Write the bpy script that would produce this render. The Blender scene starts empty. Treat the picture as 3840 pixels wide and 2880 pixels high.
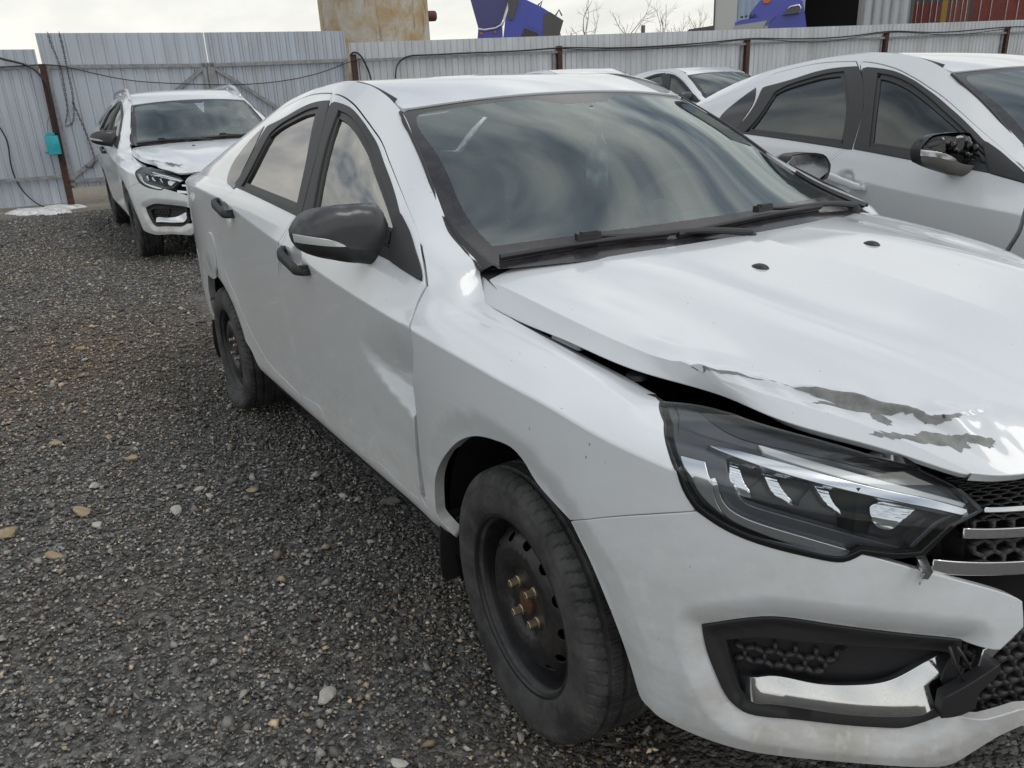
import math, random
import numpy as np

# ------------------------------------------------------------------ curves and lofted surfaces
class Spline:
    """natural cubic spline through (u, value) knots, linear beyond the ends"""
    def __init__(s, u, v):
        s.u = np.asarray(u, float); s.v = np.asarray(v, float)
        if s.v.ndim == 1: s.v = s.v[:, None]; s.sq = True
        else: s.sq = False
        n = len(s.u); h = np.diff(s.u)
        A = np.eye(n); R = np.zeros_like(s.v)
        for i in range(1, n-1):
            A[i, i-1] = h[i-1]; A[i, i] = 2*(h[i-1]+h[i]); A[i, i+1] = h[i]
            R[i] = 6*((s.v[i+1]-s.v[i])/h[i]-(s.v[i]-s.v[i-1])/h[i-1])
        s.m = np.linalg.solve(A, R)
    def __call__(s, x):
        x = np.asarray(x, float); sh = x.shape; x = x.ravel()
        xc = np.clip(x, s.u[0], s.u[-1])
        i = np.clip(np.searchsorted(s.u, xc)-1, 0, len(s.u)-2)
        h = s.u[i+1]-s.u[i]; a = ((s.u[i+1]-xc)/h)[:, None]; b = ((xc-s.u[i])/h)[:, None]; h = h[:, None]
        r = a*s.v[i]+b*s.v[i+1]+((a**3-a)*s.m[i]+(b**3-b)*s.m[i+1])*h*h/6
        if s.sq: return r[:, 0].reshape(sh)
        return r.reshape(sh+(s.v.shape[1],))

class Pchip:
    """monotone cubic (no overshoot)"""
    def __init__(s, u, v):
        u = np.asarray(u, float); v = np.asarray(v, float); s.u = u; s.v = v
        h = np.diff(u); d = np.diff(v)/h; m = np.zeros(len(u))
        for i in range(1, len(u)-1):
            if d[i-1]*d[i] > 0:
                w1 = 2*h[i]+h[i-1]; w2 = h[i]+2*h[i-1]; m[i] = (w1+w2)/(w1/d[i-1]+w2/d[i])
        m[0] = d[0]; m[-1] = d[-1]; s.m = m
    def __call__(s, x):
        x = np.clip(np.asarray(x, float), s.u[0], s.u[-1])
        i = np.clip(np.searchsorted(s.u, x)-1, 0, len(s.u)-2)
        h = s.u[i+1]-s.u[i]; t = (x-s.u[i])/h
        return ((2*t**3-3*t**2+1)*s.v[i]+(t**3-2*t**2+t)*h*s.m[i]+(-2*t**3+3*t**2)*s.v[i+1]+(t**3-t**2)*h*s.m[i+1])

_M = {}
def _nat(n):
    if n not in _M:
        A = np.eye(n); R = np.zeros((n, n))
        for i in range(1, n-1):
            A[i, i-1] = 1; A[i, i] = 4; A[i, i+1] = 1
            R[i, i-1] = 6; R[i, i] = -12; R[i, i+1] = 6
        _M[n] = np.linalg.solve(A, R)
    return _M[n]

class Loft:
    """surface through longitudinal level curves; cross-interpolated by cubic splines that break at 'creases'"""
    def __init__(s, levels, creases=()):
        s.L = levels; n = len(levels); s.n = n
        cuts = sorted(set([0, n-1]+list(creases))); s.seg = list(zip(cuts[:-1], cuts[1:]))
    def __call__(s, u, t):
        u = np.atleast_1d(np.asarray(u, float)); t = np.atleast_1d(np.asarray(t, float))
        V = np.stack([L(u) for L in s.L], 0)              # n,k,3
        out = np.zeros((len(u), 3))
        for (a, b) in s.seg:
            m = (t >= a if a > 0 else t > -9)&(t <= b if b == s.n-1 else t < b)
            if b == s.n-1: m = (t >= a if a > 0 else t > -9)
            if not m.any(): continue
            P = V[a:b+1, m]; k = b-a+1
            if k == 2: M2 = np.zeros_like(P)
            else: M2 = np.einsum('ij,jkc->ikc', _nat(k), P)
            tt = t[m]-a; i = np.clip(np.floor(tt).astype(int), 0, k-2); f = (tt-i)[:, None]; j = np.arange(len(tt))
            A = 1-f; B = f
            out[m] = A*P[i, j]+B*P[i+1, j]+((A**3-A)*M2[i, j]+(B**3-B)*M2[i+1, j])/6
        return out

def ss(a, b, x):
    t = np.clip((np.asarray(x, float)-a)/(b-a), 0, 1); return t*t*(3-2*t)

# ------------------------------------------------------------------ the sedan's body surfaces (right side, y < 0; metres, x forward, front axle at x = 0)
PLAN = np.array([(-3.55,0),(-3.54,-.3),(-3.49,-.55),(-3.40,-.70),(-3.25,-.80),(-3.0,-.852),(-2.635,-.876),(-2.2,-.883),(-1.6,-.885),(-1.0,-.885),(-.5,-.883),(0,-.876),(.2,-.866),(.31,-.852),(.41,-.815),(.50,-.757),(.615,-.655),(.71,-.54),(.785,-.40),(.845,-.2),(.86,0)])
_d = np.r_[0, np.cumsum(np.linalg.norm(np.diff(PLAN, axis=0), axis=1))]
PU = _d-_d[11]                      # u = 0 at the front axle, u ~ x along the flank
PLANS = Spline(PU, PLAN)
UF, UR = PU[-1], PU[0]
def plan(u): return PLANS(u)
def plann(u):
    u = np.clip(np.asarray(u, float), PU[0]+2e-3, PU[-1]-2e-3)
    d = PLANS(np.asarray(u)+1e-3)-PLANS(np.asarray(u)-1e-3)
    n = np.stack([d[..., 1], -d[..., 0]], -1); return n/np.linalg.norm(n, axis=-1, keepdims=True)
def offline(us, os_, zs, kind=Pchip):
    o, z = kind(us, os_), kind(us, zs)
    def f(u):
        p = plan(u)+plann(u)*o(u)[..., None]
        return np.concatenate([p, z(u)[..., None]], -1)
    return f
#        rear bumper ......... rear arch .. doors ............ front arch .. corner ........ nose
L0 = offline([UR,-3.7,-3.3,-3.0,-2.3,-2.0,-.5,-.3,.25,.42,.60,.85,1.1,UF],[-.10,-.09,-.09,-.10,-.14,-.145,-.145,-.14,-.07,-.045,-.04,-.045,-.06,-.07],[.27,.27,.25,.23,.23,.23,.23,.23,.23,.235,.215,.20,.20,.20])
L1 = offline([UR,-3.7,-3.3,-3.0,-2.3,-2.0,-.5,-.3,.25,.42,.60,.85,1.1,UF],[-.04,-.03,-.035,-.045,-.047,-.047,-.047,-.045,-.040,-.014,-.010,-.010,-.012,-.012],[.36,.36,.34,.33,.328,.328,.328,.328,.31,.30,.28,.265,.26,.26])
L2 = offline([UR,-3.7,-3.3,-3.0,-2.3,-2.0,-.5,-.3,.25,.42,.60,.85,1.1,UF],[.0,.0,.0,-.014,-.030,-.034,-.034,-.024,-.010,.0,.0,.0,.0,.0],[.52,.52,.50,.45,.42,.42,.42,.42,.44,.44,.43,.42,.42,.42])
L3 = offline([UR,-3.7,-3.3,-3.0,-2.6,-2.3,-2.0,-.5,-.3,.0,.25,.42,.60,.85,1.1,UF],[.0,.0,.0,-.006,-.006,-.018,-.025,-.025,-.014,-.004,-.003,-.006,-.008,-.012,-.012,-.012],[.70,.70,.70,.72,.72,.70,.66,.63,.63,.64,.61,.59,.58,.57,.57,.57])
L4 = offline([UR,-3.7,-3.3,-3.0,-2.635,-2.2,-1.7,-1.3,-.8,-.35,0,.17,.36,.48,.60,.85,1.1,UF],[-.02,-.02,-.014,-.006,0,0,0,0,0,0,0,-.006,-.018,-.022,-.026,-.034,-.036,-.036],[.98,1.0,1.06,1.085,1.085,1.068,1.012,.963,.906,.873,.850,.834,.795,.765,.74,.70,.685,.68])
L5 = offline([UR,-3.7,-3.3,-3.0,-2.635,-2.2,-1.7,-1.3,-.8,-.35,-.2,0,.17,.36,.48,.60,.85,1.1,UF],[-.04,-.05,-.04,-.025,-.020,-.018,-.018,-.018,-.018,-.030,-.040,-.048,-.060,-.052,-.050,-.052,-.058,-.060,-.060],[1.03,1.05,1.085,1.105,1.105,1.095,1.055,1.015,.955,.908,.893,.874,.850,.815,.790,.772,.745,.735,.73])
L6 = offline([UR,-3.7,-3.3,-3.0,-2.635,-2.2,-1.7,-1.23,-.8,-.50,-.36,-.25,-.1,.05,.2,.36,.48,.60,.85,1.1,UF],[-.08,-.10,-.08,-.055,-.047,-.045,-.045,-.045,-.047,-.050,-.062,-.092,-.102,-.106,-.108,-.100,-.095,-.090,-.085,-.085,-.085],[1.05,1.075,1.10,1.12,1.122,1.115,1.095,1.062,1.018,.980,.955,.908,.893,.880,.858,.824,.803,.790,.770,.762,.76])
# top edge: hood gap, windscreen edge, gutter, rear glass edge
L8k = [(-4.166,-3.44,0,1.075),(-3.866,-3.43,-.3,1.085),(-3.61,-3.38,-.50,1.095),(-3.40,-3.28,-.615,1.105),(-3.1,-3.08,-.655,1.118),(-2.92,-2.92,-.655,1.145),(-2.75,-2.75,-.635,1.215),(-2.5,-2.5,-.60,1.315),(-2.25,-2.25,-.57,1.385),(-2.0,-2.0,-.555,1.425),(-1.7,-1.7,-.55,1.448),(-1.45,-1.45,-.55,1.452),(-1.25,-1.25,-.552,1.433),(-1.1,-1.1,-.555,1.393),(-1.0,-1.0,-.558,1.347),(-.842,-.842,-.595,1.263),(-.70,-.70,-.628,1.176),(-.57,-.57,-.662,1.097),(-.50,-.50,-.679,1.054),(-.40,-.40,-.693,1.020),(-.325,-.325,-.703,.994),(-.295,-.305,-.709,.960),(-.26,-.27,-.717,.915),(-.15,-.16,-.722,.901),(.05,.04,-.712,.872),(.18,.15,-.695,.850),(.34,.254,-.672,.826),(.47,.352,-.622,.824),(.605,.455,-.595,.817),(.70,.555,-.552,.803),(.80,.640,-.520,.794),(.91,.705,-.455,.785),(1.03,.755,-.36,.778),(1.2,.785,-.19,.778),(UF,.80,0,.778)]
class _L8c:
    def __init__(s): s.f = [Pchip([k[0] for k in L8k], [k[i] for k in L8k]) for i in (1,2,3)]
    def __call__(s, u): return np.stack([f(u) for f in s.f], -1)
L8 = _L8c()
def L7(u):
    u = np.asarray(u, float); a, b = L6(u), L8(u)
    m = .5*(a+b); h = np.clip(b[..., 2]-a[..., 2], 0, 1)
    bul = Pchip([-4.2,-3.0,-2.8,-.5,-.3,-.2,.1,.3,UF], [.01,.012,.030,.030,.012,.010,.014,.010,.008])(u)
    m[..., 1] -= bul*.8; m[..., 2] += bul*.45
    return m
SIDE_CREASE = (4, 6)
ARCH_F = (0.005, .345, .366); ARCH_R = (-2.615, .305, .392)
_side = Loft([L0, L1, L2, L3, L4, L5, L6, L7, L8], SIDE_CREASE)
def side(u, t):
    P = _side(u, t)
    # wheel-arch flares, pressed lip
    for (cx, cz, R) in (ARCH_F, ARCH_R):
        d = np.hypot(P[:, 0]-cx, P[:, 2]-cz)-R
        f = (.006*np.exp(-np.clip(d, 0, None)**2/.12**2)-.010*np.clip(1-d/.042, 0, 1.3))*(P[:, 2] > .1)*ss(1.05, .75, P[:, 2])
        P[:, 1] -= f*ss(.75, .45, P[:, 0])
    return P
# ---- hood: across levels 0 centre line .. 5 ridge .. 6 bottom of the side face; u = 0 rear .. 1 nose
_hu = [0, .12, .3, .5, .7, .85, .95, 1.0]
def _hl(x, y, z): return Spline(_hu, np.array([x, y, z]).T)
H0 = _hl([-.155,-.05,.13,.33,.53,.685,.775,.812],[0]*8,[.995,.985,.962,.932,.895,.860,.828,.79])
H1 = _hl([-.165,-.055,.125,.325,.52,.672,.762,.803],[-.20,-.20,-.20,-.20,-.19,-.18,-.17,-.165],[.994,.983,.960,.930,.894,.859,.826,.788])
H2 = _hl([-.195,-.08,.105,.30,.495,.648,.740,.789],[-.38,-.385,-.385,-.38,-.36,-.33,-.31,-.30],[.990,.980,.958,.930,.895,.860,.826,.785])
H3 = _hl([-.235,-.115,.075,.27,.455,.607,.71,.766],[-.49,-.50,-.50,-.495,-.465,-.43,-.40,-.385],[.984,.964,.934,.903,.871,.842,.814,.781])
H4 = _hl([-.30,-.165,.035,.215,.385,.54,.664,.738],[-.60,-.605,-.60,-.585,-.54,-.49,-.455,-.435],[.983,.963,.936,.902,.865,.835,.809,.780])
H5 = _hl([-.366,-.22,-.01,.165,.315,.472,.62,.713],[-.70,-.698,-.69,-.665,-.605,-.545,-.495,-.466],[.972,.957,.929,.899,.865,.839,.812,.784])
H6 = _hl([-.345,-.20,.01,.19,.345,.49,.628,.706],[-.718,-.717,-.705,-.668,-.593,-.568,-.508,-.478],[.935,.904,.888,.859,.830,.814,.797,.777])
hood = Loft([H0, H1, H2, H3, H4, H5, H6], (5,))
# ---- windscreen: u = 0 bottom .. 1 top, t = 0 right edge .. 4 left edge
_wu = [0, .2, .45, .7, 1]
def _wl(p): return Spline(_wu, np.array(p))
_we = [(-.300,-.708,.985),(-.50,-.680,1.052),(-.70,-.629,1.174),(-.842,-.596,1.261),(-1.0,-.559,1.346)]
_wm = [(-.185,-.37,.985),(-.39,-.355,1.078),(-.59,-.33,1.199),(-.755,-.31,1.289),(-.945,-.29,1.368)]
_wc = [(-.145,0,.985),(-.352,0,1.087),(-.555,0,1.208),(-.725,0,1.297),(-.925,0,1.374)]
_mir = lambda q: [(a, -b, c) for a, b, c in q]
wind = Loft([_wl(_we), _wl(_wm), _wl(_wc), _wl(_mir(_wm)), _wl(_mir(_we))])
# ---- roof: u = x, t = 0 right gutter .. 4 left
_rx = [-2.42, -2.2, -1.9, -1.6, -1.3, -1.1, -.93]
def _rl(y, z, dx0=0, dx1=0):
    x = np.array(_rx); f = (x-x[0])/(x[-1]-x[0])
    return Spline(_rx, np.array([x+dx0*(1-f)+dx1*f, np.interp(x, [-2.42,-1.6,-.93], y), z]).T)
R0 = _rl([-.575,-.528,-.548], [1.328,1.392,1.436,1.456,1.444,1.400,1.352], .02, -.062)
R1 = _rl([-.32,-.30,-.30], [1.376,1.418,1.449,1.461,1.449,1.415,1.374], 0, -.018)
R2 = _rl([0,0,0], [1.392,1.428,1.456,1.466,1.454,1.424,1.382])
_mf = lambda L: (lambda u: L(u)*np.array([1,-1,1]))
roof = Loft([R0, R1, R2, _mf(R1), _mf(R0)])
# ---- rear glass and boot lid
_bu = [0, .5, 1]
_be = [(-2.40,-.577,1.335),(-2.66,-.615,1.252),(-2.93,-.655,1.140)]
_bm = [(-2.425,-.32,1.376),(-2.74,-.34,1.300),(-3.03,-.37,1.155)]
_bc = [(-2.425,0,1.392),(-2.76,0,1.312),(-3.06,0,1.160)]
_bl = lambda p: Spline(_bu, np.array(p))
backl = Loft([_bl(_be), _bl(_bm), _bl(_bc), _bl(_mir(_bm)), _bl(_mir(_be))])
_de = [(-2.94,-.655,1.136),(-3.10,-.652,1.118),(-3.30,-.60,1.104),(-3.385,-.50,1.096)]
_dm = [(-3.03,-.37,1.152),(-3.17,-.37,1.140),(-3.34,-.35,1.115),(-3.428,-.30,1.086)]
_dc = [(-3.06,0,1.157),(-3.20,0,1.145),(-3.36,0,1.115),(-3.44,0,1.076)]
_dl = lambda p: Spline([0,.35,.8,1], np.array(p))
deck = Loft([_dl(_de), _dl(_dm), _dl(_dc), _dl(_mir(_dm)), _dl(_mir(_de))])
OUT = {
 'fender': [(-0.385,0.85,1),(-0.406,1.91,0),(-0.4113,2.597,0),(-0.3926,3.066,0),(-0.3794,3.419,0),(-0.3419,3.787,0),(-0.3458,4.194,0),(-0.3622,5.266,0),(-0.3598,6.078,1),(-0.3893,6.48,0),(-0.4283,6.878,0),(-0.481,7.192,1),(-0.4921,7.463,0),(-0.4994,7.736,0),(-0.4995,7.994,1),(-0.42,8,0),(-0.325,8,1),(-0.295,8,0),(-0.26,8,0),(-0.15,8,0),(0.05,8,0),(0.17,8,0),(0.3443,7.745,1),(0.3645,7.404,1),(0.3847,6.158,0),(0.4308,4.492,0),(0.4536,3.892,0),(0.4788,3.7,1),(0.4026,3.536,0),(0.3171,3.32,0),(0.2283,3.044,1),(0.1741,3.101,0),(0.1203,3.187,0),(0.0779,3.323,0),(0.0066,3.306,0),(-0.082,3.221,0),(-0.1898,3.012,0),(-0.2656,2.772,0),(-0.3145,2.554,0),(-0.346,2.318,0),(-0.3612,2.022,0),(-0.3661,1.636,1),(-0.325,0.85,1)],
 'door_front': [(-0.4484,1.672,1),(-0.4484,2.475,0),(-0.4226,3.026,0),(-0.4064,3.386,0),(-0.365,3.76,0),(-0.3578,4.054,0),(-0.3741,5.155,0),(-0.3698,5.955,1),(-0.4116,6.532,0),(-0.4948,7.133,0),(-0.6091,7.327,0),(-0.7532,7.411,0),(-0.8941,7.482,0),(-1.0486,7.535,0),(-1.1893,7.625,0),(-1.3234,7.711,0),(-1.4557,7.766,1),(-1.4155,7.621,0),(-1.2447,6.766,0),(-1.1882,6.032,1),(-1.2155,5.704,0),(-1.242,5.222,0),(-1.2686,4.651,0),(-1.2971,3.985,0),(-1.3756,3.702,0),(-1.412,3.457,0),(-1.4277,3.167,0),(-1.4208,2.798,0),(-1.4186,2.454,0),(-1.4323,1.803,1),(-1.2052,1.69,0),(-1.379,0.0,0),(-0.7982,1.626,0),(-0.5993,1.604,0)],
 'door_rear': [(-1.4773,1.771,1),(-1.4631,2.401,0),(-1.4658,2.757,0),(-1.473,3.135,0),(-1.4569,3.428,0),(-1.4194,3.674,0),(-1.3386,3.958,0),(-1.2983,4.535,0),(-1.2697,5.125,0),(-1.2463,5.611,0),(-1.2122,6.021,1),(-1.2595,6.757,0),(-1.438,7.62,0),(-1.4854,7.782,1),(-1.6444,7.832,0),(-1.8164,7.837,0),(-1.9696,7.79,0),(-2.0789,7.635,0),(-2.0784,7.378,1),(-2.0015,7.028,0),(-1.9685,6.694,0),(-1.9829,6.218,0),(-1.9801,5.722,1),(-1.9851,5.397,0),(-2.0998,3.965,0),(-2.205,3.798,0),(-2.2423,3.652,0),(-2.2892,3.466,0),(-2.3291,3.231,0),(-2.3024,3.054,0),(-2.2425,2.903,0),(-2.1765,2.695,0),(-2.1049,2.486,0),(-2.0143,2.267,0),(-1.8727,1.988,0),(-1.7204,1.89,1)],
 'trim_front': [(-0.5434,6.172,1),(-0.7816,6.034,0),(-1.1692,6.007,1),(-1.2302,6.776,0),(-1.398,7.59,1),(-1.2362,7.566,0),(-1.0561,7.459,0),(-0.8839,7.361,0),(-0.7272,7.235,0),(-0.5742,6.971,0),(-0.4602,6.629,0),(-0.3921,6.127,1)],
 'glass_front': [(-0.5494,6.381,1),(-0.8043,6.176,0),(-1.1019,6.063,1),(-1.1926,6.806,0),(-1.3032,7.528,1),(-1.2023,7.509,0),(-1.0716,7.434,0),(-0.9222,7.313,0),(-0.7605,7.17,0),(-0.5917,6.857,0),(-0.5172,6.51,1)],
 'trim_rear': [(-2.0107,6.029,1),(-1.5595,5.912,0),(-1.1853,5.934,1),(-1.2483,6.764,0),(-1.4437,7.612,1),(-1.5767,7.61,0),(-1.6991,7.537,0),(-1.8217,7.38,0),(-1.992,7.25,1),(-1.9483,6.694,0),(-1.9688,6.241,0)],
 'glass_rear': [(-1.9155,6.025,1),(-1.5678,6.005,0),(-1.2396,6.021,1),(-1.3129,6.725,0),(-1.5021,7.553,1),(-1.611,7.518,0),(-1.7169,7.399,0),(-1.8343,7.217,0),(-1.8724,7.07,1),(-1.8654,6.788,0),(-1.8721,6.411,0),(-1.894,6.158,0)],
 'quarter_glass': [(-2.0588,7.283,1),(-2.1452,6.719,0),(-2.1759,6.425,0),(-2.1623,6.167,0),(-2.1009,6.001,0),(-1.9908,5.683,1),(-1.9834,6.265,0),(-1.9756,6.713,0)],
 'sail': [(-0.6439,7.125,1),(-0.5997,6.811,0),(-0.5345,6.163,1),(-0.4544,6.15,0),(-0.3912,6.111,1),(-0.4271,6.529,0),(-0.5052,6.962,0),(-0.5815,7.095,0)],
 'fuel_flap': [(-2.5301,3.443,1),(-2.4123,3.415,0),(-2.4138,3.296,0),(-2.4743,3.002,0),(-2.6881,2.799,0),(-2.7984,2.803,1)],
 'bumper': [(0.2316,3.024,1),(0.3174,3.294,0),(0.4029,3.508,0),(0.4835,3.682,1),(0.5024,3.642,0),(0.5291,3.593,0),(0.5872,3.503,0),(0.6437,3.462,0),(0.6855,3.444,0),(0.7132,3.454,0),(0.7375,3.563,1),(0.7687,3.521,0),(0.8242,3.419,0),(0.8863,3.281,0),(0.9742,3.028,0),(0.9966,2.928,1),(1.0022,2.62,1),(0.9662,2.396,1),(0.9183,2.439,0),(0.8653,2.511,0),(0.7677,2.594,0),(0.6944,2.628,0),(0.6356,2.645,0),(0.5863,2.6,0),(0.4981,2.374,1),(0.5088,2.042,0),(0.5258,1.756,0),(0.5451,1.495,0),(0.5614,1.391,0),(0.5799,1.334,0),(0.6437,1.374,0),(0.7085,1.404,0),(0.8107,1.415,0),(0.8359,1.419,0),(0.861,1.472,0),(0.8862,1.536,0),(0.9405,1.558,0),(1.0231,1.623,1),(1.398,1.3,1),(1.398,0.98,1),(1.0314,1.415,1),(0.9881,1.303,0),(0.9601,1.149,0),(0.9442,1.031,0),(0.9215,0.837,0),(0.8782,0.823,0),(0.822,0.886,0),(0.7155,0.873,0),(0.6106,0.705,0),(0.5278,0.614,0),(0.4409,0.757,0),(0.4029,0.916,1),(0.387,0.947,0),(0.3716,1.287,0),(0.352,1.811,0),(0.3219,2.298,0),(0.2788,2.746,0)],
 'lamp': [(0.3642,7.511,1),(0.3888,6.211,0),(0.433,4.516,0),(0.4559,3.897,0),(0.484,3.704,1),(0.5262,3.602,0),(0.5827,3.526,0),(0.6435,3.486,0),(0.6854,3.464,0),(0.713,3.48,0),(0.7373,3.584,1),(0.7853,3.574,0),(0.8297,3.611,1),(0.9297,4.353,1),(0.8898,5.234,1),(0.8496,5.847,0),(0.729,7.418,0),(0.628,7.587,0),(0.4884,7.858,0),(0.4097,7.828,0)],
 'drl_upper': [(0.5765,6.224,1),(0.6972,5.645,0),(0.8078,5.066,0),(0.9104,4.523,1),(0.9039,4.434,1),(0.7987,4.871,0),(0.6958,5.331,0),(0.5827,5.909,1)],
 'drl_main': [(0.4888,5.648,1),(0.5115,5.725,0),(0.621,5.498,0),(0.73,5.046,0),(0.841,4.695,0),(0.9072,4.38,1),(0.9078,4.265,1),(0.8998,4.243,1),(0.832,4.494,0),(0.729,4.755,0),(0.6207,5.068,0),(0.5373,5.413,0)],
 'lamp_hood': [(0.4297,7.516,1),(0.5114,7.722,0),(0.63,7.348,0),(0.7383,6.946,0),(0.8469,5.734,0),(0.8947,5.101,1),(0.8234,5.496,0),(0.7313,5.921,0),(0.6407,6.271,0),(0.5857,6.325,0),(0.5343,6.452,0),(0.4714,6.999,0)],
 'side_marker': [(0.4468,4.658,1),(0.4876,4.743,1),(0.4998,4.069,0),(0.5131,3.801,0),(0.5265,3.712,1),(0.4996,3.801,0),(0.473,3.966,0)],
 'lamp_chrome': [(0.5013,4.081,1),(0.5069,4.167,1),(0.5184,3.875,0),(0.537,3.772,0),(0.5812,3.708,0),(0.6531,3.655,0),(0.7208,3.589,1),(0.7071,3.534,0),(0.6824,3.526,0),(0.6253,3.578,0),(0.5599,3.656,0),(0.5263,3.734,0),(0.5118,3.864,0)],
 'lamp_bowl': [(0.5162,5.367,1),(0.6219,5.085,0),(0.7332,4.734,0),(0.8943,4.211,1),(0.8161,3.634,1),(0.697,3.759,0),(0.5801,3.828,0),(0.5424,3.907,0),(0.5252,4.345,0)],
 'refl_a': [(0.5218,5.27,1),(0.5373,5.257,1),(0.5554,4.139,0),(0.5656,3.936,1),(0.5369,3.981,0),(0.5277,4.541,0)],
 'refl_b': [(0.5712,5.232,1),(0.5957,5.186,1),(0.6158,4.296,0),(0.633,3.954,1),(0.6086,4.053,0),(0.5888,4.61,0)],
 'refl_c': [(0.6664,4.826,1),(0.6868,4.795,1),(0.6966,4.234,0),(0.7102,3.957,1),(0.6943,4.073,0),(0.6773,4.429,0)],
 'refl_d': [(0.759,4.274,1),(0.7791,4.46,0),(0.8268,4.386,0),(0.8346,4.324,1),(0.7977,3.892,0),(0.7784,3.867,0),(0.765,3.921,0)],
 'fog_frame': [(0.4981,2.374,1),(0.5088,2.042,0),(0.5258,1.756,0),(0.5451,1.495,0),(0.5614,1.391,0),(0.5799,1.334,0),(0.6437,1.374,0),(0.7085,1.404,0),(0.8107,1.415,0),(0.8359,1.419,0),(0.861,1.472,0),(0.8862,1.536,0),(0.9185,1.633,1),(0.915,2.023,0),(0.9144,2.448,1),(0.8653,2.511,0),(0.7677,2.594,0),(0.6944,2.628,0),(0.6356,2.645,0),(0.5863,2.6,0)],
 'fog_hole': [(0.536,2.197,1),(0.5918,2.312,0),(0.6514,2.34,0),(0.7546,2.353,0),(0.8534,2.322,0),(0.9095,2.259,1),(0.8992,2.037,0),(0.8958,1.79,0),(0.8825,1.639,0),(0.8561,1.566,1),(0.7584,1.565,0),(0.6443,1.537,0),(0.5746,1.512,0),(0.558,1.647,1),(0.5419,1.982,0)],
 'fog_chrome': [(0.5488,1.623,1),(0.6031,1.839,0),(0.6785,1.849,0),(0.7534,1.875,0),(0.8113,1.935,0),(0.8655,2.063,0),(0.9078,2.155,1),(0.9225,2.14,1),(0.9078,1.997,0),(0.8971,1.845,0),(0.8813,1.714,0),(0.8533,1.638,0),(0.8119,1.621,0),(0.7307,1.608,0),(0.6051,1.578,0),(0.5705,1.478,1)],
 'bracket': [(0.8825,1.91,1),(0.9023,1.973,0),(0.9655,2.219,1),(0.9677,2.153,1),(0.9521,2.035,0),(0.9376,1.948,0),(0.9345,1.764,1),(0.9142,1.702,0),(0.8825,1.682,1)],
 'wing_trim': [(0.9508,2.33,1),(0.9663,2.39,0),(0.9993,2.596,1),(1.0018,2.433,1),(0.9651,2.241,0),(0.9413,1.992,1)],
 'wires': [(0.897,2.454,0),(0.911,2.32,0),(0.9252,2.164,0),(0.8843,2.462,0),(0.8971,2.249,0),(0.9144,2.05,0)],
 'fog_mesh': [(0.5345,2.087,1),(0.639,2.212,0),(0.7081,2.209,0),(0.7548,2.172,1),(0.7338,2.0,0),(0.7044,1.873,0),(0.6584,1.83,0),(0.5957,1.803,0),(0.5426,1.813,1)],
 'frit_in': [(0.9222,0.135,1),(0.3415,0.176,0),(0.1519,0.149,0),(0.116,0.14,1),(0.1147,0.41,0),(0.1005,0.96,0),(0.114,1.67,0),(0.1223,2.287,0),(0.1332,2.823,1),(0.3861,3.249,0),(0.646,3.416,0),(0.8793,3.334,1),(0.8484,2.39,0),(0.8406,2.259,0),(0.6997,2.03,1),(0.7014,1.999,0),(0.7306,1.684,0),(0.8323,1.593,0),(0.8977,1.509,1),(0.9299,0.814,0),(0.9291,0.275,0)],
}
FSEAM = [(-0.481,7.192,1),(-0.4921,7.463,0),(-0.4994,7.736,0),(-0.4995,7.994,1)]
ARCHR = [(-2.9631,2.202,0),(-2.9339,2.397,0),(-2.8986,2.553,0),(-2.8577,2.678,0),(-2.8122,2.776,0),(-2.7627,2.85,0),(-2.7105,2.9,0),(-2.6564,2.928,0),(-2.6016,2.934,0),(-2.5471,2.921,0),(-2.494,2.891,0),(-2.4433,2.842,0),(-2.396,2.773,0),(-2.3529,2.68,0),(-2.3133,2.612,0),(-2.2461,2.228,0),(-2.1195,1.856,0),(-2.0533,1.199,0),(-2.0149,0.911,1),(-1.97,0.9,1),(-1.97,0.0,1)]
ARCHR2 = [(-2.9564,2.255,0),(-2.974,2.098,0),(-2.9884,1.902,0),(-2.9995,1.645,0),(-3.0076,1.299,0),(-3.0128,0.895,0),(-3.0145,0.509,0),(-3.0127,0.139,0),(-3.007,-0.221,0),(-2.9976,-0.5,0)]
import bpy, bmesh
from mathutils import Vector, Matrix, Euler
from mathutils.geometry import delaunay_2d_cdt
scene = bpy.context.scene
col = scene.collection
random.seed(7); rng = np.random.default_rng(11)

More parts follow.
